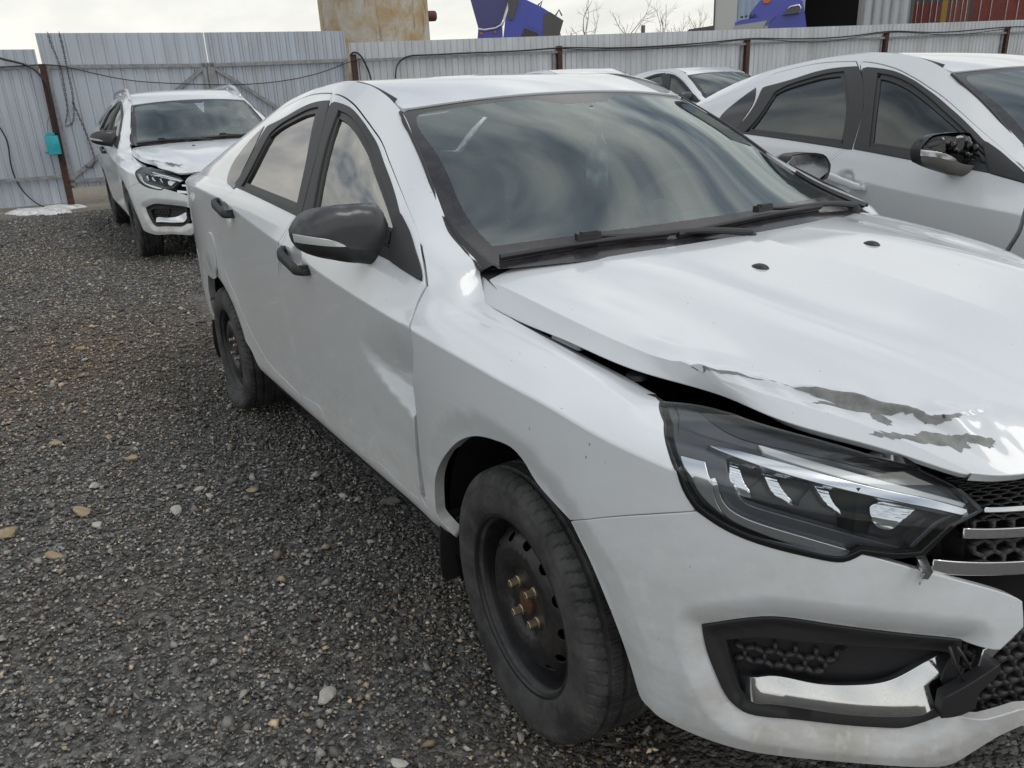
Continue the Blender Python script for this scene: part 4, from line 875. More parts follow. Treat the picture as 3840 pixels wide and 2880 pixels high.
    for kk, x in (('pf', -.365), ('pr', -3.03)):
        for f in (part, mir): f('mud_flap', kk, lambda: flap(x, -.765), ['grained_plastic'], sharp=40)
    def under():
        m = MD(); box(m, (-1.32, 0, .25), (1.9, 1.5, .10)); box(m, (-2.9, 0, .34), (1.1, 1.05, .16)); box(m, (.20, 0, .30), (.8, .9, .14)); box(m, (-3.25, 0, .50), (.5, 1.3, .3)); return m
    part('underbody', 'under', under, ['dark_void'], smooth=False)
    # -- cabin
    def dash():
        m = MD(); ys = np.linspace(-.70, .70, 25)
        rows = [(-.30,.955),(-.42,.965),(-.58,.962),(-.68,.945),(-.74,.90),(-.76,.80),(-.70,.62)]
        V = []
        for x, z in rows:
            for y in ys: V.append((x-.10*(y/.7)**2*(x > -.5), y, z+.022*math.exp(-((y-.37)/.17)**2)*(x < -.5)-.02*(y/.7)**4))
        n = len(ys); F = [(k*n+i, k*n+i+1, (k+1)*n+i+1, (k+1)*n+i) for k in range(len(rows)-1) for i in range(n-1)]
        return m.add(V, [f[::-1] for f in F])
    part('dashboard', 'dash', dash, ['cabin_dark'], sharp=60)
    def swheel():
        m = MD(); a = np.linspace(0, 2*np.pi, 41); ring = np.stack([np.zeros(41), .185*np.cos(a), .185*np.sin(a)], -1); R = np.array(Euler((0, .42, 0)).to_matrix()); c = np.array([-.86, .37, .93])
        tube(m, ring@R.T+c, .016, 10, False)
        for b in (0, math.pi, -math.pi/2): tube(m, np.array([[0,0,0],[0,.18*math.cos(b),.18*math.sin(b)]])@R.T+c, .02, 8)
        lathe(m, [(-.03,.075),(.0,.07),(.02,.04),(.02,0)], 20, 'x', c=c-[.01,0,0]); tube(m, np.array([[0,0,0],[.25,0,0]])@R.T+c, .03, 8); return m
    part('steering_wheel', 'swh', swheel, ['cabin_dark'], sharp=50)
    def seat():
        m = MD()
        def pad(cx, cz, L, W, T, ang):
            k = 9; V = []; 
            xs = np.linspace(-1, 1, k); 
            for s in (1, -1):
                for i in xs:
                    for j in xs:
                        e = (1-i**4)*(1-j**4); V.append((i*L/2, j*W/2*(1-.12*(i > .3)*(i-.3)), s*T/2*(.35+.65*e**.35)+.02*(abs(j) > .7)*s*(s > 0)))
            F = [(i*k+j, (i+1)*k+j, (i+1)*k+j+1, i*k+j+1) for i in range(k-1) for j in range(k-1)]; o = k*k
            F += [tuple(o+q for q in f[::-1]) for f in F]
            for i in range(k-1): F += [(i, i+1, o+i+1, o+i), ((k-1)*k+i+1, (k-1)*k+i, o+(k-1)*k+i, o+(k-1)*k+i+1), ((i+1)*k, i*k, o+i*k, o+(i+1)*k), (i*k+k-1, (i+1)*k+k-1, o+(i+1)*k+k-1, o+i*k+k-1)]
            V = np.array(V)@np.array(Euler((0, ang, 0)).to_matrix()).T; m.add(V+[cx, 0, cz], F)
        pad(-1.22, .50, .52, .52, .16, -.12); pad(-1.50, .80, .60, .50, .14, -1.28-.0); pad(-1.60, 1.19, .20, .27, .11, -1.35)
        tube(m, [(-1.57,-.06,1.0),(-1.59,-.06,1.15)], .007, 6); tube(m, [(-1.57,.06,1.0),(-1.59,.06,1.15)], .007, 6); return m
    for y in (-.37, .37): link('seat', get('seat', lambda: seat().mesh('seat', ['seat_cloth'], sharp=60)), root, (0, y, 0))
    o2 = link('seat', get('seat', lambda: None), root, (-.92, 0, .02)); o2.scale = (1, 2.45, .97)
    def rmir():
        m = MD(); box(m, (-.86, .02, 1.265), (.03, .21, .065), (0, .25, 0)); tube(m, [(-.80,0,1.325),(-.86,.02,1.28)], .01, 6); return m
    if dmg == 'main': part('rear_view_mirror', 'rvm', rmir, ['plastic'], sharp=30)
    def shelf():
        m = MD(); box(m, (-2.72, 0, 1.02), (.55, 1.2, .03)); box(m, (-2.45, 0, .72), (.05, 1.3, .60)); return m
    part('parcel_shelf', 'shelf', shelf, ['cabin_dark'], smooth=False)
    # -- wheels
    fl = opt.get('flat', (0.006, .006))
    add_wheel(root, 0, -1, opt.get('steer', 0), fl[0], -.300, opt.get('zf', .302), spin=.55); add_wheel(root, 0, 1, opt.get('steer', 0), .006, -.300, spin=1.1)
    add_wheel(root, -2.635, -1, 0, fl[1], -.302+.028*(fl[1] > .02), opt.get('zr', .302), spin=.25); add_wheel(root, -2.635, 1, 0, .006, -.300, spin=.8)
    return root

def tube_strip(u, A, B):
    """dark gutter moulding between body side edge A(u) and roof edge B(u)"""
    a = A(u); b = B(np.clip(u, -2.42, -.93)); b[:, 0] = a[:, 0]; n = len(u)
    V = np.concatenate([a+[0,.001,-.002], .5*(a+b)+[0,0,-.004], b+[0,.002,-.003]])
    F = [(k*n+i, k*n+i+1, (k+1)*n+i+1, (k+1)*n+i) for k in range(2) for i in range(n-1)]
    return MD().add(V, [f[::-1] for f in F] if False else F)
def frame_surf(u, t):
    P = side(u, t).copy(); q = np.stack([np.asarray(u, float), np.asarray(t, float)*.12], -1); d = pdist(get('ffoutline', lambda: smooth_poly(OUT['fog_frame'], (1, .12), .02)), q); dep = -.020-.012*ss(.0, .02, d)
    n = plann(np.asarray(u, float)); P[:, 0] += n[:, 0]*dep; P[:, 1] += n[:, 1]*dep; return P
def chrome_surf(u, t):
    P = side(u, t).copy(); u = np.asarray(u, float); t = np.asarray(t, float)
    dep = -.080+.068*np.clip((2.5-t)/.85, 0, 1)*ss(.53, .60, u); n = plann(u); P[:, 0] += n[:, 0]*dep; P[:, 1] += n[:, 1]*dep; return P
def rib_surf(F):
    def G(u, t):
        P = F(u, t).copy(); P[:, 0] += .0009*np.abs(np.sin(np.asarray(t, float)*26+np.asarray(u, float)*30)); return P
    return G
def hexmesh(F, poly, s, r=.0032):
    """honeycomb of thin bars over a region of F"""
    Q = smooth_poly([p if len(p) == 3 else tuple(p)+(1,) for p in poly], (1, .12), .02); lo, hi = Q.min(0)-s, Q.max(0)+s; m = MD(); seen = set()
    sx, sy = s, s*.62; ny = int((hi[1]-lo[1])/(sy*.86))+2; nx = int((hi[0]-lo[0])/sx)+2
    A, B = [], []
    for j in range(ny):
        for i in range(nx):
            cx, cy = lo[0]+(i+.5*(j % 2))*sx, lo[1]+j*sy*.86
            pts = [(cx+sx*.577*math.cos(a)*.95, cy+sy*.577*math.sin(a)) for a in np.radians([30, 90, 150, 210])]
            for k in range(3): A.append(pts[k]); B.append(pts[k+1])
    A, B = np.array(A), np.array(B); k = inside(Q, A)&inside(Q, B); A, B = A[k], B[k]; n_ = len(A)
    if not n_: return m
    d = B-A; nn = np.stack([-d[:, 1], d[:, 0]], -1); nn = nn/np.linalg.norm(nn, axis=1)[:, None]*r
    q = np.concatenate([A+nn, B+nn, B-nn, A-nn])/[1, .12]; P = F(q[:, 0], q[:, 1]).reshape(4, n_, 3)
    N = -np.cross(P[1]-P[0], P[3]-P[0]); N /= np.maximum(np.linalg.norm(N, axis=1), 1e-9)[:, None]; N *= np.sign((N*[1,-1,0]).sum(1))[:, None]
    V = np.concatenate([P+N*.002, P-N*.016]).transpose(1, 0, 2).reshape(-1, 3)
    return m.add(V, [tuple(8*i+x for x in f) for i in range(n_) for f in ((0,3,2,1), (0,1,5,4), (1,2,6,5), (2,3,7,6), (3,0,4,7))])
# ---- wagon tail
_rwx = [-3.30, -2.9, -2.42, -1.9, -1.6, -1.3, -1.1, -.93]
def _rw(y, z, dx=0): 
    x = np.array(_rwx); f = (x-x[0])/(x[-1]-x[0]); return Spline(_rwx, np.array([x+dx*f, y, z]).T)
R0w = _rw([-.53]*3+[-.528,-.528,-.53,-.54,-.548], [1.395,1.425,1.445,1.455,1.458,1.444,1.400,1.352], -.062)
R1w = _rw([-.30]*8, [1.425,1.465,1.482,1.482,1.478,1.456,1.418,1.374], -.018); R2w = _rw([0]*8, [1.432,1.472,1.490,1.490,1.484,1.462,1.426,1.382])
roof_wagon = Loft([R0w, R1w, R2w, _mf(R1w), _mf(R0w)])
def side_wagon(u, t):
    P = side(u, t).copy(); u = np.asarray(u, float); t = np.asarray(t, float)
    w = ss(-1.75, -2.2, u)*ss(5.9, 6.6, t)
    a = side(u, np.full_like(u, 6.)); x = np.clip(u, -3.30, 0); top = R0w(x); top[:, 1] -= .02; f = np.clip((t-6)/2, 0, 1)
    k = ss(-3.2, -3.75, u)
    top[:, 0] = np.where(u < -3.2, -3.25-.10*k, top[:, 0]); top[:, 1] = np.where(u < -3.2, top[:, 1]*np.clip((u-UR)/(-3.2-UR), 0, 1), top[:, 1])
    Q = a+(top-a)*f[:, None]; Q[:, 1] -= .025*np.sin(f*np.pi)*(u > -3.3)
    return P*(1-w[:, None])+Q*w[:, None]

MO = [(-1.0223,1.0791),(-1.0124,1.0946),(-.9966,1.1112),(-.9779,1.1212),(-.9557,1.1271),(-.896,1.1302),(-.8351,1.1281),(-.8064,1.1238),(-.797,1.1142),(-.7889,1.092),(-.7795,1.0616),(-.7781,1.0317),(-.7833,1.0084),(-.7917,.9915),(-.8019,.9778),(-.8154,.9731),(-.8737,.9826),(-.9432,1.0006),(-.9813,1.0132),(-1.0084,1.0286),(-1.0193,1.047),(-1.0228,1.0624)]
SPL = [(-1.0235,1.0720),(-.9906,1.0641),(-.9493,1.0524),(-.9269,1.0419),(-.9139,1.0336),(-.8928,1.0241),(-.8565,1.0179),(-.7800,1.0090)]
def build_mirror(door, f, opt):
    """door mirror: two-tone shell, turn signal, glass, arm"""
    M = np.array(MO); cen = np.array([-.895, 1.055]); th = np.arctan2(M[:, 1]-cen[1], M[:, 0]-cen[0]); rr = np.hypot(M[:, 0]-cen[0], M[:, 1]-cen[1]); o = np.argsort(th)
    TH = np.r_[th[o]-2*np.pi, th[o], th[o]+2*np.pi]; RR = np.r_[rr[o]]*1; RR = np.r_[RR, RR, RR]
    ga = np.linspace(-np.pi, np.pi, 361)[:-1]; gr = np.interp(ga, TH, RR); kk = np.exp(-np.linspace(-2, 2, 31)**2); gr = np.convolve(np.r_[gr[-15:], gr, gr[:15]], kk/kk.sum(), 'valid'); TH, RR = np.r_[ga-2*np.pi, ga, ga+2*np.pi], np.r_[gr, gr, gr]
    def F(u, t):
        u = np.asarray(u, float); t = np.asarray(t, float); a = np.arctan2(t-cen[1], u-cen[0]); d = np.hypot(u-cen[0], t-cen[1])/np.interp(a, TH, RR)
        x = -.668+.056*np.clip(1-np.clip(d, 0, 1)**4.2, 0, 1)**.5-.10*(d-1).clip(0)
        return np.stack([x+.12*(u-cen[0]+.1)*.5, u, t], -1)
    up = [p+(0,) for p in MO[:11]]; 
    upper = [SPL[0]+(1,)]+[p+(0,) for p in MO[0:12]]+[SPL[-1]+(1,)]+[p+(0,) for p in SPL[-2:0:-1]]
    lower = [SPL[-1]+(1,)]+[p+(0,) for p in MO[12:]]+[(-1.0225,1.052,1),(-.9927,1.0461,0),(-.9547,1.0380,0),(-.9139,1.0325,1)]+[p+(0,) for p in SPL[5:-1]]
    ind = [SPL[0]+(1,)]+[p+(0,) for p in SPL[1:4]]+[(-.9139,1.0336,1),(-.9547,1.0395,0),(-.9927,1.0475,0),(-1.0225,1.0530,1)]
    broken = opt.get('broken_mirror') and f.__name__ == 'part'
    kw = dict(sc=(1, 1), sp=.007, h=.008, flip=1, flange=.004)
    mr = f('mirror', 'mir_lo'+('b' if broken else ''), lambda: panel(F, lower, **kw), ['dusty_plastic' if broken else 'plastic'], door)
    if broken:
        f('bare_mirror_frame', 'mir_bare', lambda: mirror_bare(F, upper, kw), ['gloss_black'], mr, 'bare inner mirror frame with its cap missing', )
    else: f('mirror_cap', 'mir_up'+opt.get('cap', 'mirror_shell'), lambda: panel(F, upper, **kw), [opt.get('cap', 'mirror_shell')], mr)
    f('turn_signal', 'mir_ind'+('b' if broken else ''), lambda: panel(F, ind, off=.001, **kw), ['satin_chrome' if broken else 'clear_signal'], mr)
    if opt.get('damage') == 'main' and f.__name__ == 'mir': mr.scale = (-1, 1, 1); mr.location = (-1.40, 0, 0)    # knocked forward: its glass faces the front
    def rear():
        m = MD(); q = np.array(MO); c = np.array([[-.745, cen[0], cen[1]]]); n = len(q)
        a = F(q[:, 0], q[:, 1]); b = a+[-.050,0,0]; b[:, 1:] = cen+(b[:, 1:]-cen)*.97; g = b+[.006,0,0]; g[:, 1:] = cen+(g[:, 1:]-cen)*.90
        V = np.concatenate([a, b, g]); Fc = [(k*n+i, k*n+(i+1) % n, (k+1)*n+(i+1) % n, (k+1)*n+i) for k in (0, 1) for i in range(n)]
        return m.add(V, Fc)
    f('mirror_rim', 'mir_rim', rear, ['plastic'], mr, sharp=50)
    def gl():
        q = np.array(MO); n = len(q); a = F(q[:, 0], q[:, 1])+[-.046,0,0]; a[:, 1:] = cen+(a[:, 1:]-cen)*.91
        return MD().add(a, [tuple(range(n))])
    f('mirror_glass', 'mir_gl', gl, ['chrome'], mr)
    def arm():
        m = MD(); P = np.array([(-.655,-.80,1.012),(-.635,-.775,1.008),(-.60,-.755,1.004),(-.545,-.79,.998)]); a = np.linspace(0, 2*np.pi, 14, endpoint=False); V = []
        for (x, y, z), (rx, rz) in zip([(-.672,-.82,1.012),(-.665,-.79,1.010),(-.645,-.765,1.006),(-.615,-.745,1.004)], [(.020,.030),(.024,.034),(.040,.042),(.075,.056)]):
            V.append(np.stack([x+rx*np.cos(a), np.full(14, y)+.25*rx*np.cos(a), z+rz*np.sin(a)], -1))
        V = np.concatenate(V); return m.add(V, [(k*14+i, k*14+(i+1) % 14, (k+1)*14+(i+1) % 14, (k+1)*14+i) for k in range(3) for i in range(14)])
    f('mirror_arm', 'mir_arm', arm, ['grained_plastic'], mr, sharp=60)
def mirror_bare(F, upper, kw):
    G = lambda u, t: F(u, t)+np.stack([-.020-.010*np.abs(np.sin(np.asarray(u)*34+1)), 0*np.asarray(u), 0*np.asarray(u)], -1)
    m = panel(G, upper, **kw)
    for y, z, w, h in ((-.905,1.068,.05,.010),(-.86,1.085,.012,.03),(-.845,1.052,.06,.012),(-.93,1.088,.02,.02),(-.82,1.075,.02,.024)): box(m, F(np.array([y]), np.array([z]))[0]-[.014,0,0], (.018,w,h), (.3*y, .2, .1))
    return m
EXPO = 0.0
# ------------------------------------------------------------------ camera, light, sky
CAMW = [1.2253532211383664, -1.5729670691568396, 1.373465661805604, 2.5982257829971043, -0.3620889740472919, -0.04635851412669311, 2942.56922722357]
_y, _p, _r, FPX = CAMW[3:]
CAMF = Vector((math.cos(_y)*math.cos(_p), math.sin(_y)*math.cos(_p), math.sin(_p))); _rt = Vector((math.sin(_y), -math.cos(_y), 0)); _up = _rt.cross(CAMF)
CAMR = _rt*math.cos(_r)+_up*math.sin(_r); CAMU = -_rt*math.sin(_r)+_up*math.cos(_r); CAMP = Vector(CAMW[:3])
def make_camera():
    cd = bpy.data.cameras.new('camera'); c = bpy.data.objects.new('camera', cd); col.objects.link(c)
    M = Matrix((CAMR, CAMU, -CAMF)).transposed().to_4x4(); M.translation = CAMP; c.matrix_world = M
    cd.sensor_fit = 'HORIZONTAL'; cd.sensor_width = 36; cd.lens = FPX/3840*36; cd.clip_start = .02; cd.clip_end = 3000; scene.camera = c
make_camera()
vs_ = scene.view_settings; vs_.view_transform = 'Standard'; vs_.look = 'None'; vs_.exposure = EXPO; vs_.gamma = 1.; vs_.use_curve_mapping = False
SUN_EL, SUN_AZ = math.radians(56), math.radians(30)       # azimuth from +x towards +y: high, ahead of the cars and to their left
def make_light():
    w = bpy.data.worlds.new("World"); scene.world = w; w.use_nodes = True; nt = NT(w); bg = nt.n['Background']; bg.inputs['Strength'].default_value = .1
    sky = nt.new('ShaderNodeTexSky', sky_type='NISHITA'); sky.sun_disc = False; sky.sun_elevation = SUN_EL; sky.sun_rotation = math.pi/2-SUN_AZ
    sky.air_density = 1.2; sky.dust_density = 2.5
    g = nt.new('ShaderNodeTexCoord').outputs['Generated']; sp = nt.new('ShaderNodeSeparateXYZ'); nt.link(g, sp.inputs[0])
    zc = nt.math('ADD', nt.math('MAXIMUM', sp.outputs['Z'], 0.), .16)
    cb = nt.new('ShaderNodeCombineXYZ'); nt.link(nt.math('DIVIDE', sp.outputs['X'], zc), cb.inputs[0]); nt.link(nt.math('DIVIDE', sp.outputs['Y'], zc), cb.inputs[1])
    v = nt.mapping(cb.outputs[0], (.55, 1.25, 1), (0, 0, .5), (3.1, 1.7, 0))
    n = nt.noise(v, 2.3, 7, .52, .15); n2 = nt.noise(v, .45, 3, .5)
    c = nt.ramp(n, [(.34, (2.6, 3.1, 3.8)), (.45, (5.6, 6.1, 6.9)), (.56, (10.5, 10.6, 10.4)), (.68, (15.0, 14.7, 13.8))])
    lowf = nt.ramp(sp.outputs['Z'], [(.10, 1.), (.45, 0.)])
    c = nt.mix(nt.math('MULTIPLY', lowf, .86), c, (11.3, 11.1, 10.1))
    c = nt.mix(nt.math('MULTIPLY', nt.ramp(n2, [(.42, 0.), (.62, 1.)]), .22), c, (4.8, 5.4, 6.3))
    below = nt.ramp(sp.outputs['Z'], [(.0, 0.), (.01, 1.)])
    fin = nt.mix(.88, sky.outputs[0], c)
    nt.link(fin, bg.inputs['Color'])
    l = bpy.data.lights.new('sun', 'SUN'); l.energy = .8; l.angle = math.radians(24); l.color = (1., .955, .88)
    o = bpy.data.objects.new('sun', l); col.objects.link(o); o.location = (0, 0, 20)
    d = Vector((math.cos(SUN_EL)*math.cos(SUN_AZ), math.cos(SUN_EL)*math.sin(SUN_AZ), math.sin(SUN_EL))); o.rotation_euler = d.to_track_quat('Z', 'Y').to_euler()
make_light()

# ------------------------------------------------------------------ ground
_gx = Pchip([-90,-30,-13,-10,-7,-5,-3,-1.5,0,2,5,40], [.3,.10,.0,.0,.0,-.035,-.075,-.055,-.004,.04,.06,.1])
def gz(x, y): return _gx(x)+.0*y
def vnoise(x, y, s, seed=0):
    r = np.random.default_rng(seed); T = r.random((64, 64)); x, y = np.asarray(x)*s, np.asarray(y)*s
    i, j = np.floor(x).astype(int), np.floor(y).astype(int); fx, fy = x-i, y-j; fx, fy = fx*fx*(3-2*fx), fy*fy*(3-2*fy); g = lambda a, b: T[a % 64, b % 64]
    return (g(i, j)*(1-fx)+g(i+1, j)*fx)*(1-fy)+(g(i, j+1)*(1-fx)+g(i+1, j+1)*fx)*fy
def bumpz(x, y): return .030*(vnoise(x, y, .9, 1)-.5)*ss(.2, 1.2, np.abs(x+.0)*0+1)+.012*(vnoise(x, y, 4.3, 2)-.5)
def at_ground(px, py, dz=0.):
    """ground point seen along a direction of the survey camera (used to lay stones out, in source pixels)"""
    d = CAMF+CAMR*((px-1920)/FPX)-CAMU*((py-1440)/FPX); z = 0.
    for _ in range(12): p = CAMP+d*((z-CAMP.z)/d.z); z = float(gz(p.x, p.y)+bumpz(p.x, p.y))
    return Vector((p.x, p.y, z+dz))
def ground():
    ax = lambda lo, hi, d: np.concatenate([lo-np.geomspace(150, d, 26)+d, np.arange(lo, hi, d), hi+np.geomspace(d, 90, 22)])
    X, Y = np.meshgrid(ax(-13., 3.2, .11), ax(-6., 6., .11), indexing='ij'); x, y = X.ravel(), Y.ravel()
    z = gz(x, y)+bumpz(x, y)*ss(30, 14, np.hypot(x, y))-.010; nx, ny = X.shape
    i, j = np.meshgrid(np.arange(nx-1), np.arange(ny-1), indexing='ij'); a = (i*ny+j).ravel(); F = np.stack([a, a+ny, a+ny+1, a+1], -1)
    m, nt, b = mat('gravel_bed', (.06, .06, .06), .9)
    co = nt.coord(); v = nt.new('ShaderNodeTexVoronoi'); v.inputs['Scale'].default_value = 62; nt.link(co, v.inputs['Vector'])
    v2 = nt.new('ShaderNodeTexVoronoi'); v2.inputs['Scale'].default_value = 120; nt.link(co, v2.inputs['Vector'])
    c1 = nt.ramp(v.outputs['Color'], [(.0, (.03, .03, .03)), (.45, (.11, .11, .108)), (.8, (.21, .205, .19)), (.97, (.38, .36, .32))])
    big = nt.noise(co, .55, 5, .6); c = nt.mix(nt.ramp(big, [(.50, 0.), (.68, .55)]), c1, (.115, .09, .062))
    pp = at_ground(330, 1330); vd = nt.new('ShaderNodeVectorMath', operation='DISTANCE'); nt.link(co, vd.inputs[0]); vd.inputs[1].default_value = tuple(pp); c = nt.mix(nt.math('MULTIPLY', nt.ramp(nt.math('ADD', nt.math('MULTIPLY', vd.outputs['Value'], .4), nt.math('MULTIPLY', big, .5)), [(.35, 1.), (.85, 0.)]), .7), c, (.13, .085, .045))
    # tan clay towards the gate
    sx = nt.new('ShaderNodeSeparateXYZ'); nt.link(co, sx.inputs[0]); far = nt.ramp(nt.math('ADD', nt.math('MULTIPLY', sx.outputs['X'], -.05), nt.math('MULTIPLY', big, .12)), [(.60, 0.), (.68, 1.)])
    c = nt.mix(far, c, nt.mix(nt.noise(co, 9, 6, .7), (.12, .10, .075), (.42, .37, .30))); nt.link(c, b.inputs['Base Color'])
    h = nt.math('ADD', nt.math('MULTIPLY', v.outputs['Distance'], -1.), nt.math('MULTIPLY', v2.outputs['Distance'], -.5)); nt.link(nt.bump(h, 1., .014), b.inputs['Normal'])
    me = bpy.data.meshes.new('ground'); me.from_pydata(np.stack([x, y, z], -1).tolist(), [], F.tolist()); me.materials.append(m); me.polygons.foreach_set('use_smooth', [True]*len(F))
    o = link('ground', me); o['kind'] = 'structure'
ground()
OCT = np.array([(1,0,0),(-1,0,0),(0,1,0),(0,-1,0),(0,0,1),(0,0,-1)], float)
OCF = np.array([(0,2,4),(2,1,4),(1,3,4),(3,0,4),(2,0,5),(1,2,5),(3,1,5),(0,3,5)])
def gravel():
    N = 820000; x = rng.uniform(-11.5, 2.6, N); y = rng.uniform(-5.5, 2.5, N)
    D = np.sqrt((x-CAMP.x)**2+(y-CAMP.y)**2+1.6); P = np.stack([x, y, gz(x, y)], -1)-np.array(CAMP)
    f = P@np.array(CAMF); r_ = P@np.array(CAMR)/np.maximum(f, .05); u_ = P@np.array(CAMU)/np.maximum(f, .05)
    vis = (f > .2)&(np.abs(r_) < .86)&(u_ > -.72)
    under = (y > -.62)&(x > -5.2)&(x < .9)
    k = (rng.random(N) < np.minimum(1, (3.0/D)**1.15))&vis&~under&((y < 1.0)|(x < -5)); x, y, D = x[k], y[k], D[k]; n = len(x)
    s = .88*(.0030+.0058*rng.random(n)**1.6+.012*(rng.random(n) > .968)*rng.random(n))*np.clip((D/2.6)**.30, 1, 1.45)
    A = OCT[None]*(1+.34*rng.normal(size=(n, 6, 1)))+.28*rng.normal(size=(n, 6, 3)); A[..., 2] *= .66
    A *= s[:, None, None]*rng.uniform(.75, 1.35, (n, 1, 3)); t = rng.uniform(0, 2*np.pi, n); c, q = np.cos(t)[:, None], np.sin(t)[:, None]
    B = A.copy(); B[..., 0] = A[..., 0]*c-A[..., 1]*q; B[..., 1] = A[..., 0]*q+A[..., 1]*c
    B += np.stack([x, y, gz(x, y)+bumpz(x, y)-.008+s*.42+rng.uniform(0, .004, n)], -1)[:, None, :]
    F = (OCF[None]+6*np.arange(n)[:, None, None]).reshape(-1, 3)
    me = bpy.data.meshes.new('gravel'); me.vertices.add(6*n); me.vertices.foreach_set('co', B.reshape(-1).astype(np.float32))
    me.loops.add(F.size); me.loops.foreach_set('vertex_index', F.reshape(-1).astype(np.int32)); me.polygons.add(len(F)); me.polygons.foreach_set('loop_start', np.arange(0, F.size, 3, dtype=np.int32)); me.polygons.foreach_set('loop_total', np.full(len(F), 3, np.int32))
    me.update(calc_edges=True); me.validate()
    base = rng.random(n)**2.1; g = .085+.42*base+.60*(rng.random(n) > .90)*rng.random(n)**1.5*(s < .0075); px_, py_ = at_ground(330, 1330)[:2]; patch = np.exp(-((x-px_)/1.5)**2-((y-py_)/.9)**2); tan = (rng.random(n) < .05+.5*patch*rng.random(n)+.55*ss(.58, .78, vnoise(x, y, .55, 9))*rng.random(n))
    C = np.stack([g*1.06, g*1.0, g*.92], -1); C[tan] = np.stack([g*1.6+.02, g*1.25+.012, g*.85+.004], -1)[tan]
    C = np.repeat(np.concatenate([C, np.ones((n, 1))], 1), 6, 0)
    a = me.color_attributes.new('tone', 'FLOAT_COLOR', 'POINT'); a.data.foreach_set('color', C.reshape(-1).astype(np.float32))
    m, nt, b = mat('gravel_stone', (.06, .06, .06), .62, 0, .5); at = nt.new('ShaderNodeAttribute', attribute_name='tone')
    n1 = nt.noise(nt.coord(), 420, 3, .6); nt.link(nt.mix(nt.ramp(n1, [(.35, .55), (.7, 1.)]), (.02, .02, .02), at.outputs['Color'], 'MIX'), b.inputs['Base Color'])
    me.materials.append(m); o = link('gravel', me); o['kind'] = 'stuff'; o['label'] = 'loose dark grey gravel chips covering the yard'; print('stones', n)
gravel()
def rock_mesh(name, s, seed, m):
    r = np.random.default_rng(seed); bm = bmesh.new(); bmesh.ops.create_icosphere(bm, subdivisions=3, radius=1.); ax = r.normal(size=(7, 3)); ax /= np.linalg.norm(ax, axis=1)[:, None]; lim = r.uniform(.42, .85, 7)
    for v in bm.verts:
        p = np.array(v.co)
        for a, l in zip(ax, lim):
            d = p@a
            if d > l: p = p-a*(d-l)*.95
        v.co = Vector(p*np.array(s)*(1+.03*r.normal()))
    me = bpy.data.meshes.new(name); bm.to_mesh(me); bm.free(); me.materials.append(m); me.polygons.foreach_set('use_smooth', [True]*len(me.polygons)); me.set_sharp_from_angle(angle=.5); return me
def rocks():
    def mk(nm, c0, c1):
        m, nt, b = mat(nm, c0, .85); n = nt.noise(nt.coord(), 35, 6, .7); nt.link(nt.mix(nt.ramp(n, [(.3, 0.), (.75, 1.)]), c0, c1), b.inputs['Base Color']); nt.link(nt.bump(n, .5, .006), b.inputs['Normal']); return m
    tan, white, grey = mk('tan_stone', (.26, .19, .11), (.42, .34, .24)), mk('white_stone', (.36, .34, .31), (.56, .54, .50)), mk('grey_stone', (.10, .10, .095), (.2, .19, .17))
    L = [(312,1920,.030,tan,'flat tan stone with a sharp edge, the largest of the loose stones'),(355,1824,.019,white,'rounded pale stone lying just above the flat tan one'),(660,1918,.024,white,'pale wedge-shaped stone on the gravel below the rear wheel'),(786,1862,.015,white,'small white rounded stone beside a whiter flake, left of the front wheel'),(746,1836,.014,white,'thin white flake of stone near the rounded white one'),(944,1842,.017,tan,'brownish rounded stone nearest the sill of the foreground car'),(205,2085,.020,tan,'tan stone half sunk in gravel at the left edge'),(495,1722,.026,tan,'long tan stone slab lying flat behind the scattered pale stones'),(690,1752,.017,white,'small pale angular stone below the rear tyre'),(210,1665,.020,tan,'tan chip by the farthest bare patch of gravel'),(1224,2612,.022,white,'cream stone on the gravel in front of the front wheel'),(1500,2865,.018,white,'pale stone at the bottom edge under the bumper'),(30,2000,.032,tan,'brown stone cut off at the left border'),(412,1642,.018,tan,'ochre stone further back in the gravel'),(1470,1880,.030,grey,'flat grey stone in the shade beneath the sill'),(366,1970,.016,white,'small cream stone just below the big tan one'),(720,1210,.03,grey,'grey stone far back beside the rear bumper'),(300,1310,.024,tan,'tan stone on the rust-brown patch of gravel')]
    for i, (px, py, s, m, lab) in enumerate(L):
        r = np.random.default_rng(100+i); o = link('stone', rock_mesh('stone', (s*r.uniform(1.2, 1.7), s*r.uniform(.8, 1.1), s*r.uniform(.45, .7)), i, m)); o.location = at_ground(px, py, .004); o.rotation_euler = (r.normal()*.15, r.normal()*.15, r.uniform(0, 6.28)); tagd(o, lab, 'stone', 'loose stones on the gravel')
rocks()

